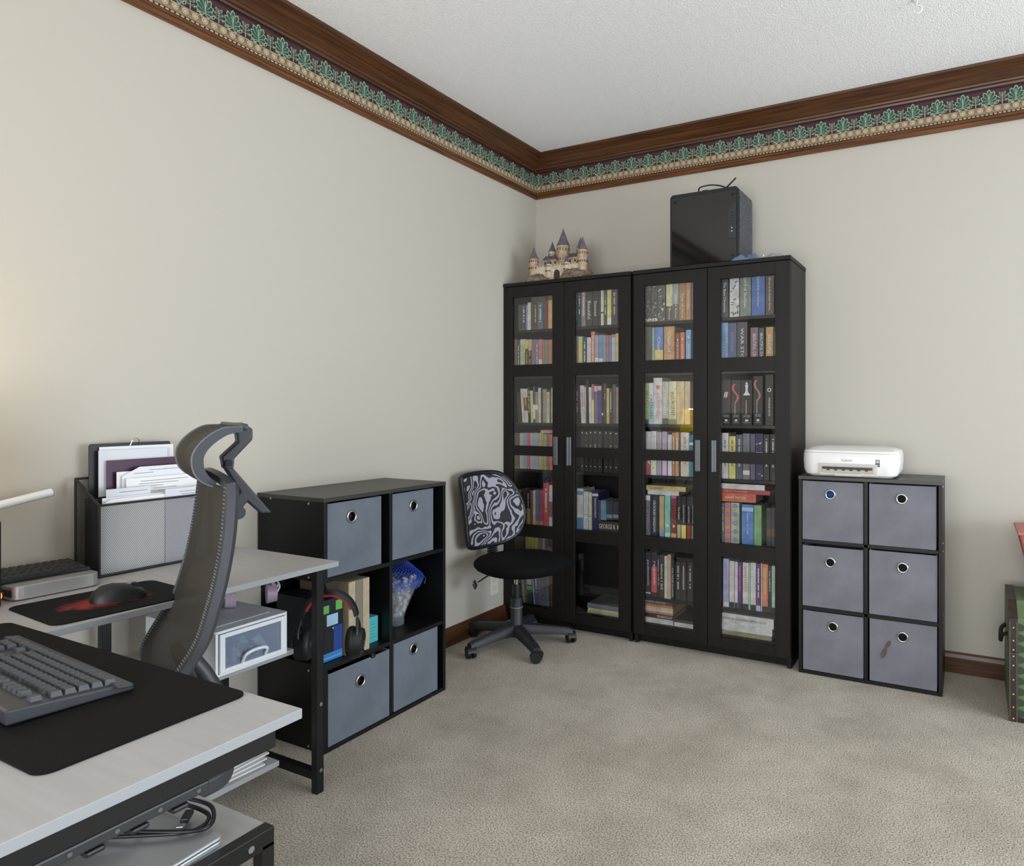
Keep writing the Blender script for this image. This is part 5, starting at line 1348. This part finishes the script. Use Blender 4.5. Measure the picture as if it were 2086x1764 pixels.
MB().cyl((-0.004, 0.036, 0.026), (0.004, 0.036, 0.026), 0.010, None, 16).build('scroll_wheel', M_darkp, ms, smooth=40)
MB().box(-0.0006, 0.014, 0.0372, 0.0006, 0.034, 0.0378).build('button_seam', M_blackp, ms)
# silver slab computer and the small keyboard on it
sv = thing('silver_mini_computer', 'flat silver mini computer under the small black keyboard', 'computer', (0.115, -2.64, 0.7203), radians(-2))
MB().prism(rrect(-0.098, -0.1, 0.098, 0.1, 0.025, 7), 'z', 0.002, 0.036).build('aluminium_shell', mat('aluminium_shell', 'b9bab9', 0.38, 0.55), sv, bevel=0.002)
MB().prism(rrect(-0.08, -0.08, 0.08, 0.08, 0.02, 5), 'z', 0, 0.002).build('foot', M_blackp, sv)
MB().box(0.02, -0.1005, 0.010, 0.09, -0.0975, 0.028).build('port_panel', M_blackp, sv, bevel=0.002)
k2 = thing('small_keyboard', 'compact black keyboard lying on the silver mini computer', 'keyboard', (0.092, -2.682, 0.7566), radians(86))
MB().hexa([(-0.142, -0.065, 0), (0.142, -0.065, 0), (0.142, 0.065, 0), (-0.142, 0.065, 0)], [(-0.142, -0.065, 0.010), (0.142, -0.065, 0.010), (0.142, 0.065, 0.018), (-0.142, 0.065, 0.018)]).build('case', M_blackp, k2, bevel=0.003)
kz2 = lambda y: 0.0145+0.008*y/0.13
lay_keys(k2, [(-0.046, [1.25, 1.25, 1.25, 5.5, 1.25, 1, 1, 1, 1]), (-0.027, [2.25]+[1]*10+[2.25]), (-0.008, [1.75]+[1]*10+[2.75]), (0.011, [1.5]+[1]*12+[1]), (0.030, [1]*13+[1.5]), (0.048, [1]*14+[.5])], -0.136, 0.0187, 0.0165, 0.004, kz2, mat('small_key_cap', '1f2124', 0.45), 0.0028, 0.06)
# black speaker at the frame edge
sp = thing('desktop_speaker', 'black desktop speaker with an orange light at the left frame edge', 'speaker', (0.19, -2.845, 0.7203), radians(12))
MB().box(-0.06, -0.06, 0, 0.06, 0.06, 0.21).build('cabinet', M_blackp, sp, bevel=0.006, segs=3)
for z, R in ((0.075, 0.042), (0.155, 0.03)):
    MB().torus((0.061, 0, z), R, 0.005, 'x', 32, 8).build('driver_ring', mat('satin_ring', '3a3c40', 0.3, 0.6), sp, smooth=60)
    MB().cyl((0.06, 0, z), (0.063, 0, z), R*0.9, R*0.4, 28).build('driver_cone', M_blackp, sp, smooth=40)
MB().cyl((0.045, 0.06, 0.026), (0.045, 0.070, 0.026), 0.008, 0.007, 16).build('volume_knob', M_blackp, sp, smooth=40)
MB().torus((0.045, 0.0615, 0.026), 0.0095, 0.0016, 'y', 20, 6).build('power_light', mat('orange_light', 'ff7a2a', 0.4, emit=('ff6a20', 4.0)), sp)
# white LED bar lamp, its end pokes into view
lb = thing('led_bar_lamp', 'white tubular bar lamp reaching over the far desk at left', 'lamp', (0.05, -3.20, 0.7203))
MB().lathe([(0.05, 0), (0.07, 0.012), (0.012, 0.016), (0.0, 0.016)], 28).build('lamp_base', M_white, lb, smooth=40)
MB().cyl((0, 0, 0.014), (0, 0, 0.14), 0.009, None, 14).build('stem', M_white, lb, smooth=40)
MB().cyl((0, -0.03, 0.130), (0, 0.613, 0.247), 0.0115, None, 18).build('light_bar', M_white, lb, smooth=40)
MB().cyl((0, 0.613, 0.247), (0, 0.6165, 0.2475), 0.0095, None, 18).build('end_cap', mat('bar_cap', 'b0aca4', 0.4), lb, smooth=40)
# table lamp with yellow-green shade, out of frame at left: seen as a reflection in the bookcase glass
LX, LY = 0.10, -3.0
tl = thing('table_lamp', 'table lamp with a yellow-green drum shade, mirrored in the bookcase glass', 'lamp', (LX, LY, 0.7203))
MB().lathe([(0.06, 0), (0.062, 0.012), (0.02, 0.03), (0.012, 0.08), (0.018, 0.14), (0.012, 0.2), (0.008, 0.3), (0, 0.3)], 28).build('lamp_base', M_blackm, tl, smooth=40)
def shade_mat():
    m = bpy.data.materials.new('yellow_shade'); m.use_nodes = True; nt = m.node_tree; b = nt.nodes['Principled BSDF']
    b.inputs['Base Color'].default_value = lin('b8b030'); b.inputs['Roughness'].default_value = 0.8
    b.inputs['Emission Color'].default_value = lin('c4b032'); b.inputs['Emission Strength'].default_value = 3.5
    t = nt.nodes.new('ShaderNodeBsdfTranslucent'); t.inputs[0].default_value = lin('d0c83a')
    mx = nt.nodes.new('ShaderNodeMixShader'); mx.inputs[0].default_value = 0.5
    nt.links.new(b.outputs[0], mx.inputs[1]); nt.links.new(t.outputs[0], mx.inputs[2]); nt.links.new(mx.outputs[0], nt.nodes['Material Output'].inputs[0]); return m
MB().lathe([(0.095, 0.275), (0.075, 0.47), (0.0735, 0.47), (0.0935, 0.275), (0.095, 0.275)], 36).build('lamp_shade', shade_mat(), tl, smooth=40)
MB().ell((0, 0, 0.37), (0.03, 0.03, 0.045), 16, 10).build('bulb', mat('warm_bulb', 'ffe0b0', 0.5, emit=('ffc987', 40)), tl, smooth=80)
pl_ = bpy.data.lights.new('lamp_glow', 'POINT'); pl_.energy = 4.5; pl_.color = (1.0, 0.74, 0.42); pl_.shadow_soft_size = 0.04
po = bpy.data.objects.new('lamp_glow', pl_); COL.objects.link(po); po.location = (LX, LY, 0.7203+0.44)

# mesh file organiser with papers
fo = thing('file_organizer', 'black wire mesh file organizer full of papers on the far desk', 'file organizer', (0.0, -2.505, 0.7203))
L = 0.335; FX = 0.13; HB = 0.275; HF = 0.205
M_wire = mat('black_wire', '17181a', 0.45)
def mesh_panel(pt, W, H, pitch=0.0052, w=0.00042, k=0.62):
    """expanded-metal lattice: two families of slanted strands clipped to a W x H panel"""
    b = MB(); u0 = -H*k
    while u0 < W+H*k:
        for sg in (1, -1):
            ua, va, ub, vb = u0, 0.0, u0+sg*H*k, H
            for lim, hi in ((0.0, False), (W, True)):
                da = (ua > lim) if hi else (ua < lim); db = (ub > lim) if hi else (ub < lim)
                if da and db: va = vb = 0.0; break
                if da or db:
                    t = (lim-ua)/(ub-ua); vm = va+(vb-va)*t
                    if da: ua, va = lim, vm
                    else: ub, vb = lim, vm
            if vb-va > 0.002: b.cyl(pt(ua/W, va/H), pt(ub/W, vb/H), w, None, 4, False)
        u0 += pitch
    return b
for nm, pt, pw, phh in (('front_mesh', lambda u, v: (FX, L*u, 0.006+(HF-0.006)*v), L, HF), ('side_mesh', lambda u, v: (0.004+(FX-0.004)*u, 0, 0.006+(HB-0.006+(HF-HB)*u)*v), FX, HB), ('side_mesh', lambda u, v: (0.004+(FX-0.004)*u, L, 0.006+(HB-0.006+(HF-HB)*u)*v), FX, HB), ('back_mesh', lambda u, v: (0.004, L*u, 0.006+(HB-0.006)*v), L, HB)):
    o = mesh_panel(pt, pw, phh).build(nm, M_wire, fo, fix=False); o['kind'] = 'stuff'
r = 0.0035
b = MB()
for p0, p1 in (((FX, 0, HF), (FX, L, HF)), ((0.004, 0, HB), (0.004, L, HB)), ((FX, 0, HF), (0.004, 0, HB)), ((FX, L, HF), (0.004, L, HB)), ((FX, 0, 0.004), (FX, 0, HF)), ((FX, L, 0.004), (FX, L, HF)), ((0.004, 0, 0.004), (0.004, 0, HB)), ((0.004, L, 0.004), (0.004, L, HB)), ((FX, 0, 0.004), (FX, L, 0.004)), ((0.004, 0, 0.004), (0.004, L, 0.004)), ((0.004, 0, 0.004), (FX, 0, 0.004)), ((0.004, L, 0.004), (FX, L, 0.004))):
    b.cyl(p0, p1, r, None, 8)
b.build('wire_frame', M_wire, fo, smooth=40)
MB().box(0.004, 0, 0, FX, L, 0.003).build('floor_plate', M_wire, fo)
for x in (0.045, 0.088): MB().box(x, 0.004, 0.004, x+0.0015, L-0.004, 0.22).build('divider', M_wire, fo)
def sheet(x, y0, y1, z1, m, nm, lab, cat, cut=0.0, tilt=0.0, lines=0, z0=0.006):
    pts = [(y0, z0), (y1, z0), (y1, z1)]+([(y0+cut, z1), (y0, z1-cut*0.5)] if cut else [(y0, z1)])
    b = MB().prism(pts, 'x', 0, 0.0012)
    o = tag(b.build(nm, m, loc=(x, -2.505, 0.7203)), lab, cat, 'papers in the wire file organizer')
    if tilt: o.rotation_euler = (0, tilt, 0)
    if lines:
        q = random.Random(lines); lb_ = MB(); z = z1-0.012
        for k in range(lines):
            s0 = y0+0.03+0.05*q.random(); lb_.box(0.0012, s0, z, 0.0016, min(s0+0.05+0.1*q.random(), y1-0.01), z+0.0016); z -= 0.008
        lb_.build('printed_lines', flat('7a7a80'), o)
    return o
M_pk = [mat('paper_a', 'dfe0e4', 0.75), mat('paper_b', 'd2d4da', 0.75), mat('paper_c', 'e6e6e6', 0.75)]
cl = thing('clipboard', 'black clipboard standing at the back of the file organizer', 'clipboard', (0.012, -2.505, 0.7203))
MB().prism(rrect(0.03, 0.006, 0.27, 0.375, 0.008), 'x', 0, 0.003).build('board', M_blackp, cl)
MB().tube(crv([(0.004, 0.145, 0.366), (0.010, 0.152, 0.385), (0.010, 0.166, 0.385), (0.004, 0.173, 0.366)], 5), 0.0012, 6).build('clip', M_chrome, cl)
sheet(0.020, 0.055, 0.275, 0.365, M_pk[0], 'paper_sheet', 'printed white sheet, tallest in the file organizer, before the clipboard', 'paper', lines=3)
sheet(0.030, 0.048, 0.25, 0.355, M_pk[1], 'paper_sheet', 'white sheet just behind the purple folder in the file organizer', 'paper')
sheet(0.040, 0.064, 0.29, 0.325, mat('plum_folder', '3f2038', 0.35), 'purple_folder', 'glossy dark purple folder in the file organizer', 'folder')
sheet(0.055, 0.085, 0.30, 0.29, M_pk[2], 'paper_sheet', 'plain sheet in front of the purple folder in the organizer', 'paper')
sheet(0.066, 0.095, 0.31, 0.302, M_pk[0], 'envelope', 'white envelope with slanted corner in the organizer middle', 'envelope', cut=0.05, lines=2)
sheet(0.078, 0.10, 0.32, 0.27, M_pk[2], 'paper_form', 'printed form with a table in the file organizer', 'paper', lines=8)
sheet(0.096, 0.035, 0.16, 0.245, M_pk[1], 'envelope', 'short window envelope at the left of the file organizer', 'envelope', lines=1)
sheet(0.105, 0.02, 0.30, 0.222, M_pk[0], 'envelope', 'wide white envelope low at the front of the organizer', 'envelope', lines=2)
sheet(0.118, 0.008, 0.20, 0.218, M_pk[2], 'envelope', 'front envelope poking over the organizer rim with notched corner', 'envelope', cut=0.03, lines=1)
sheet(0.122, 0.19, 0.325, 0.232, M_pk[1], 'envelope', 'stamped envelope at the front right of the organizer', 'envelope', lines=4)

# ================================================================ chairs
def star_base(root, a0, R, zc, hub_r, hub_h, m, caster_r=0.025, leg_w=0.026, n=5):
    MB().lathe([(hub_r*1.25, zc-0.035), (hub_r*1.25, zc+0.02), (hub_r, zc+0.03), (hub_r, zc+hub_h), (0, zc+hub_h)], 20).build('hub', m, root, smooth=40)
    for k in range(n):
        a = radians(a0+72*k); u = Vector((cos(a), sin(a), 0)); v = Vector((-sin(a), cos(a), 0)); secs = []
        for f, w, h, z in ((0.08, 1.15, 1.3, 0.0), (0.35, 1.0, 1.1, -0.004), (0.7, 0.85, 0.95, -0.014), (0.93, 0.8, 0.9, -0.022), (1.0, 0.7, 0.8, -0.028)):
            c = u*R*f+Vector((0, 0, zc+z)); ww = leg_w*w; hh = 0.020*h
            secs.append([tuple(c+v*p*ww+Vector((0, 0, q*hh))) for p, q in ((-1, -1), (1, -1), (1, 0.5), (0.6, 1), (-0.6, 1), (-1, 0.5))])
        lg = MB().sweep(secs).build('base_leg', m, root, smooth=45)
        w = a+random.uniform(-0.8, 0.8); ax = Vector((cos(w), sin(w), 0)); cc = u*R*0.97; cc.z = caster_r
        cs = MB()
        for s_ in (-1, 1): cs.cyl(cc+ax*s_*0.007, cc+ax*s_*0.022, caster_r, caster_r*0.92, 20)
        cst = cs.build('caster', M_blackp, lg, smooth=40)
        hd = MB().cyl(cc+Vector((0, 0, caster_r*0.6)), cc+Vector((0, 0, zc-0.038)), 0.010, None, 12)
        hx = Vector((-ax.y, ax.x, 0))
        secs = []
        for t_ in range(9):
            b_ = radians(10+160*t_/8); c = cc+hx*cos(b_)*(caster_r+0.003)+Vector((0, 0, sin(b_)*(caster_r+0.003)))
            secs.append([tuple(c+ax*q) for q in (-0.021, 0.021)]+[tuple(c+ax*q+(c-cc).normalized()*-0.003) for q in (0.021, -0.021)])
        hd.sweep(secs); hd.build('caster_hood', M_blackp, cst, smooth=40)

# ---- small task chair with patterned back
def zebra():
    m = bpy.data.materials.new('zebra_fabric'); m.use_nodes = True; nt = m.node_tree; b = nt.nodes['Principled BSDF']; b.inputs['Roughness'].default_value = 0.7
    tc = nt.nodes.new('ShaderNodeTexCoord'); n = nt.nodes.new('ShaderNodeTexNoise'); n.inputs['Scale'].default_value = 9.0; n.inputs['Detail'].default_value = 0.5; n.inputs['Distortion'].default_value = 0.8; mpz = nt.nodes.new('ShaderNodeMapping'); mpz.inputs['Location'].default_value = (3.1, 1.7, 0.43)
    n2 = nt.nodes.new('ShaderNodeTexNoise'); n2.inputs['Scale'].default_value = 40; n2.inputs['Detail'].default_value = 1
    mu = nt.nodes.new('ShaderNodeMath'); mu.operation = 'MULTIPLY'; mu.inputs[1].default_value = 56
    m2 = nt.nodes.new('ShaderNodeMath'); m2.operation = 'MULTIPLY_ADD'; m2.inputs[1].default_value = 3.0
    sn = nt.nodes.new('ShaderNodeMath'); sn.operation = 'SINE'
    r = nt.nodes.new('ShaderNodeValToRGB'); r.color_ramp.interpolation = 'LINEAR'; e = r.color_ramp.elements
    e[0].position = 0.53; e[0].color = lin('232329'); e[1].position = 0.60; e[1].color = lin('a2a2ad')
    mr = nt.nodes.new('ShaderNodeMapRange'); mr.inputs['From Min'].default_value = -1; mr.inputs['From Max'].default_value = 1
    nt.links.new(tc.outputs['Object'], mpz.inputs[0]); nt.links.new(mpz.outputs[0], n.inputs['Vector']); nt.links.new(tc.outputs['Object'], n2.inputs['Vector'])
    nt.links.new(n2.outputs['Fac'], m2.inputs[0]); nt.links.new(n.outputs['Fac'], mu.inputs[0]); nt.links.new(mu.outputs[0], m2.inputs[2]); nt.links.new(m2.outputs[0], sn.inputs[0])
    nt.links.new(sn.outputs[0], mr.inputs['Value']); nt.links.new(mr.outputs[0], r.inputs[0]); nt.links.new(r.outputs[0], b.inputs['Base Color']); return m
fw = math.atan2(-0.32, 0.95)
tc_ = thing('task_chair', 'small black task chair with zebra-patterned back in the corner', 'chair', (0.27, -0.63, 0), fw-pi/2)   # local +y is forward
star_base(tc_, -108-math.degrees(fw)+90, 0.285, 0.085, 0.030, 0.16, mat('chair_black_plastic', '24262a', 0.5, var=(20, '2c2e32', 3)), 0.029)
MB().cyl((0, 0, 0.24), (0, 0, 0.31), 0.021, None, 18).build('sleeve', M_blackp, tc_, smooth=40)
MB().torus((0, 0, 0.195), 0.0305, 0.003, 'z', 24, 6).build('collar_ring', mat('collar_grey', '7a7c7e', 0.4), tc_, smooth=60)
MB().cyl((0, 0, 0.30), (0, 0, 0.385), 0.013, None, 18).build('gas_lift', M_chrome, tc_, smooth=40)
MB().box(-0.05, -0.10, 0.375, 0.05, 0.08, 0.395).build('seat_plate', M_blackm, tc_, bevel=0.004)
MB().tube(crv([(0.04, -0.01, 0.385), (0.12, -0.06, 0.365), (0.17, -0.095, 0.33)], 6), 0.004, 8).build('tilt_lever', M_blackm, tc_, smooth=60)
MB().obox((0.182, -0.105, 0.318), (0.028, 0.012, 0.045), (0, 0.6, 0.5)).build('lever_paddle', M_steel, tc_, bevel=0.004)
secs = []
for z, f in ((0.386, 0.72), (0.392, 0.86), (0.404, 0.95), (0.420, 1.0), (0.436, 0.99), (0.449, 0.93), (0.457, 0.80), (0.459, 0.5), (0.457, 0.2)):
    secs.append([((0.238*f)*(abs(cos(a))**0.88)*(1 if cos(a) > 0 else -1), 0.052+(0.232*f)*(abs(sin(a))**0.88)*(1 if sin(a) > 0 else -1), z) for a in [2*pi*k/40 for k in range(40)]])
MB().sweep(secs).build('seat', mat('black_mesh_fabric', '0c0c0d', 0.85, bump=(500, 0.2, 0.0006), spec=0.15), tc_, smooth=60)
# back outline (r to the sitter's right, z)
outl = [(0.205, 0.855), (0.06, 0.864), (-0.05, 0.85), (-0.125, 0.785), (-0.172, 0.69), (-0.180, 0.61), (-0.150, 0.535), (-0.075, 0.494), (0.03, 0.486), (0.145, 0.488), (0.178, 0.515), (0.192, 0.62), (0.205, 0.72), (0.222, 0.82)]
P2 = crv(outl, 5, True); cen = Vector((0.02, 0.675))
def bend(p, d): return (p[0], -0.205+0.9*p[0]**2+0.04*(0.68-p[1])+d, p[1])
b = MB(); rings = []
for f in (1.0, 0.85, 0.6, 0.3): rings.append([bend(cen+(p-cen)*f*0.955, 0.012) for p in P2])
N = len(P2); b.add([v_ for R_ in rings for v_ in R_]+[bend(cen, 0.012)], [(i*N+k, i*N+(k+1) % N, (i+1)*N+(k+1) % N, (i+1)*N+k) for i in range(3) for k in range(N)]+[(3*N+k, 3*N+(k+1) % N, 4*N) for k in range(N)])
plabel(b.build('back_cushion', zebra(), tc_, smooth=60, fix=False), 'grey and black zebra-patterned back')
b = MB(); rings = []
for f in (0.96, 0.7, 0.35): rings.append([bend(cen+(p-cen)*f, -0.012) for p in P2])
b.add([v_ for R_ in rings for v_ in R_]+[bend(cen, -0.014)], [(i*N+k, i*N+(k+1) % N, (i+1)*N+(k+1) % N, (i+1)*N+k) for i in range(2) for k in range(N)]+[(2*N+k, 2*N+(k+1) % N, 3*N) for k in range(N)])
b.build('back_shell', M_blackp, tc_, smooth=60, fix=False)
MB().tube([bend(p, 0.0) for p in P2], 0.0135, 10, closed=True).build('back_rim', M_blackp, tc_, smooth=70)
st = MB(); st.tube(crv([(0, -0.06, 0.385), (0, -0.17, 0.392), (0, -0.215, 0.43), (0, -0.212, 0.52), (0, -0.217, 0.62)], 6), 0.011, 8)
stm = st.build('back_stem', M_blackm, tc_, smooth=60)
for k in range(9): MB().box(-0.026, -0.226, 0.405+k*0.0125, 0.026, -0.196, 0.413+k*0.0125).build('bellows_rib', M_blackp, stm, bevel=0.003)

# ---- mesh office chair at the near wing
oc = thing('mesh_office_chair', 'high-back dark mesh office chair with curved headrest at the desk', 'chair', (0.60, -2.77, 0), radians(154.5))
def mesh_mat():
    m = mat('brown_black_mesh', '2e2822', 0.75, spec=0.3); nt = m.node_tree; b = nt.nodes['Principled BSDF']
    tc = nt.nodes.new('ShaderNodeTexCoord'); w = nt.nodes.new('ShaderNodeTexWave'); w.bands_direction = 'Z'; w.inputs['Scale'].default_value = 75; w.inputs['Distortion'].default_value = 0.0
    w2 = nt.nodes.new('ShaderNodeTexWave'); w2.bands_direction = 'X'; w2.inputs['Scale'].default_value = 20
    r = nt.nodes.new('ShaderNodeValToRGB'); e = r.color_ramp.elements; e[0].color = lin('24211e'); e[1].color = lin('413c36')
    mxx = nt.nodes.new('ShaderNodeMath'); mxx.operation = 'MULTIPLY_ADD'; mxx.inputs[1].default_value = 0.0
    nt.links.new(tc.outputs['Object'], w.inputs['Vector']); nt.links.new(tc.outputs['Object'], w2.inputs['Vector'])
    nt.links.new(w2.outputs['Fac'], mxx.inputs[0]); nt.links.new(w.outputs['Fac'], mxx.inputs[2]); nt.links.new(mxx.outputs[0], r.inputs[0]); nt.links.new(r.outputs[0], b.inputs['Base Color'])
    t = nt.nodes.new('ShaderNodeBsdfTransparent'); ms_ = nt.nodes.new('ShaderNodeMixShader'); ms_.inputs[0].default_value = 0.97
    nt.links.new(t.outputs[0], ms_.inputs[1]); nt.links.new(b.outputs[0], ms_.inputs[2]); nt.links.new(ms_.outputs[0], nt.nodes['Material Output'].inputs[0])
    return m
M_mesh = mesh_mat(); M_frame = mat('chair_frame_grey', '383b41', 0.42); M_rib = mat('mesh_binding', '6c7078', 0.5)
prof = crv([(-0.165, 0.47), (-0.128, 0.53), (-0.118, 0.59), (-0.150, 0.655), (-0.186, 0.715), (-0.206, 0.78), (-0.222, 0.845), (-0.236, 0.93), (-0.245, 1.03)], 6)
def hw(z): return 0.205+0.03*min(1, max(0, (z-0.47)/0.14)) if z < 0.61 else 0.235-0.02*max(0, (z-0.85)/0.18)**2
def backpt(u, p): x = u*hw(p[1]); return (x, p[0]+0.010*(1-u*u), p[1])
npf = len(prof)-1
MB().surf(lambda a, t_: backpt(2*a-1, prof[min(npf, round(t_*npf))]), 16, npf).build('back_mesh', M_mesh, oc, smooth=80, fix=False)
loop = [backpt(-1, p) for p in prof]+[backpt(u, (prof[-1][0]-0.004, prof[-1][1]+0.012*(1-u*u))) for u in (-0.6, -0.2, 0.2, 0.6)]+[backpt(1, p) for p in reversed(prof)]+[backpt(u, prof[0]) for u in (0.6, 0.2, -0.2, -0.6)]
secs = []
fr = MB(); Nn = len(loop)
vs_ = []
for i, p in enumerate(loop):
    d = (Vector(loop[(i+1) % Nn])-Vector(loop[i-1])).normalized(); o_ = d.cross(Vector((0, 1, 0))).normalized()
    P_ = Vector(p)
    vs_ += [tuple(P_+o_*a_+Vector((0, c_, 0))) for a_, c_ in ((-0.004, 0.004), (0.010, 0.002), (0.013, -0.014), (0.004, -0.022), (-0.006, -0.010))]
fr.add(vs_, [(i*5+k, i*5+(k+1) % 5, ((i+1) % Nn)*5+(k+1) % 5, ((i+1) % Nn)*5+k) for i in range(Nn) for k in range(5)])
fr.build('back_frame', M_frame, oc, smooth=50)
for sx in (-1, 1):
    rb = MB()
    for i in range(0, (len(prof)-1)*2+1):
        q = prof[i//2] if i % 2 == 0 else (prof[i//2]+prof[i//2+1])/2
        p0 = Vector(backpt(sx*(0.985 if sx < 0 else 0.955), q)); p1 = Vector(backpt(sx*0.90, q))
        rb.cyl(p0+Vector((0, 0.0022, 0)), p1+Vector((0, 0.0016, 0)), 0.0021, None, 6)
    rb.build('edge_binding', M_rib, oc, smooth=60)
# seat: frame with mesh
secs = []
out = [(-0.245, -0.20), (-0.25, 0.0), (-0.245, 0.18), (-0.20, 0.255), (0, 0.27), (0.20, 0.255), (0.245, 0.18), (0.25, 0.0), (0.245, -0.20), (0.18, -0.262), (0, -0.275), (-0.18, -0.262)]
S2 = crv(out, 5, True); ns = len(S2); sf = MB(); vv = []
def seat_z(y): return 0.425-0.05*max(0, (y-0.15)/0.12)**2+0.012*max(0, (-0.1-y)/0.15)
for p in S2:
    for f, dz in ((1.0, 0.0), (1.0, -0.035), (0.80, -0.03), (0.80, 0.004)): vv.append((p[0]*f, p[1]*f, seat_z(p[1])+dz))
sf.add(vv, [(i*4+k, i*4+(k+1) % 4, ((i+1) % ns)*4+(k+1) % 4, ((i+1) % ns)*4+k) for i in range(ns) for k in range(4)])
sf.build('seat_frame', M_frame, oc, smooth=40, bevel=0.006)
sm = MB(); R3 = [[(p[0]*f, p[1]*f, seat_z(p[1])-0.004-0.012*(1-f)) for p in S2] for f in (0.80, 0.5, 0.2)]
sm.add([q for r_ in R3 for q in r_]+[(0, 0, 0.405)], [(i*ns+k, i*ns+(k+1) % ns, (i+1)*ns+(k+1) % ns, (i+1)*ns+k) for i in range(2) for k in range(ns)]+[(2*ns+k, 2*ns+(k+1) % ns, 3*ns) for k in range(ns)])
sm.build('seat_mesh', M_mesh, oc, smooth=80, fix=False)
rb = MB()
for i in range(0, ns):
    p = S2[i]; rb.cyl((p[0]*0.83, p[1]*0.83, seat_z(p[1])+0.004), (p[0]*0.77, p[1]*0.77, seat_z(p[1])+0.001), 0.003, None, 6)
rb.build('edge_binding', M_rib, oc, smooth=60)
MB().box(-0.09, -0.12, 0.345, 0.09, 0.10, 0.392).build('mechanism', M_darkp, oc, bevel=0.01)
MB().cyl((0, 0, 0.2), (0, 0, 0.35), 0.024, None, 18).build('gas_lift', M_blackm, oc, smooth=40)
star_base(oc, 20, 0.30, 0.09, 0.03, 0.14, M_darkp, 0.027, 0.028)
# spine behind the back and headrest bracket
MB().tube(crv([(0, -0.10, 0.37), (0, -0.24, 0.385), (0, -0.275, 0.46), (0, -0.235, 0.56), (0, -0.205, 0.61)], 6), 0.020, 10).build('back_spine', M_frame, oc, smooth=60)
MB().box(-0.16, -0.200, 0.588, 0.16, -0.172, 0.616).build('cross_bar', M_frame, oc, bevel=0.008)
def plate(pts, w, name, m): 
    return MB().prism([(p[0], p[1]) for p in pts], 'x', -w/2, w/2).build(name, m, oc, bevel=0.004, smooth=None)
plate([(-0.268, 1.062), (-0.288, 1.056), (-0.372, 0.944), (-0.348, 0.944), (-0.318, 0.975), (-0.302, 0.955), (-0.278, 0.945), (-0.275, 0.965), (-0.287, 0.978), (-0.302, 1.0)], 0.05, 'headrest_bracket', M_frame)
plate([(-0.262, 1.085), (-0.268, 1.055), (-0.288, 1.055), (-0.290, 1.08), (-0.330, 1.125), (-0.330, 1.15), (-0.308, 1.166), (-0.285, 1.165), (-0.295, 1.14), (-0.298, 1.12)], 0.045, 'headrest_arm', M_frame)
MB().cyl((-0.028, -0.277, 1.070), (0.028, -0.277, 1.070), 0.008, None, 16).build('pivot_bolt', M_blackm, oc, smooth=40)
MB().cyl((-0.03, -0.297, 0.951), (0.03, -0.297, 0.951), 0.016, None, 20).build('adjust_knob', M_frame, oc, smooth=40)
hc = crv([(-0.285, 1.158), (-0.245, 1.155), (-0.208, 1.130), (-0.188, 1.098), (-0.190, 1.064), (-0.205, 1.042), (-0.226, 1.030)], 6)
def headpt(u, p): return (0.152*u, p[0]+0.006*(1-u*u), p[1])
nh = len(hc)-1
MB().surf(lambda a, t_: headpt(2*a-1, hc[min(nh, round(t_*nh))]), 14, nh).build('headrest_mesh', M_mesh, oc, smooth=80, fix=False)
for sx in (-1, 1):
    secs = []
    for i, p in enumerate(hc):
        d = (Vector(hc[min(i+1, nh)])-Vector(hc[max(i-1, 0)])).normalized(); n_ = (Vector((-0.275, 1.096))-Vector(p)).normalized()
        wd = 0.020*max(0.55, sin(pi*min(1, (i+1)/(nh+2)))**0.4)
        q = Vector(p)+n_*wd
        x0_, x1_ = sx*0.147, sx*0.160
        secs.append([(x0_, p[0], p[1]), (x1_, p[0], p[1]), (x1_, q[0], q[1]), (x0_, q[0], q[1])])
    MB().sweep(secs).build('headrest_frame', M_frame, oc, smooth=50)
    rb = MB()
    for i in range(2*nh+1):
        q = hc[i//2] if i % 2 == 0 else (hc[i//2]+hc[i//2+1])/2
        rb.cyl((sx*0.150, q[0]+0.002, q[1]), (sx*0.142, q[0]+0.001, q[1]), 0.0024, None, 6)
    rb.build('edge_binding', M_rib, oc, smooth=60)
MB().box(-0.147, -0.298, 1.150, 0.147, -0.283, 1.166).build('headrest_bar', M_frame, oc, bevel=0.005)
finish_texts()
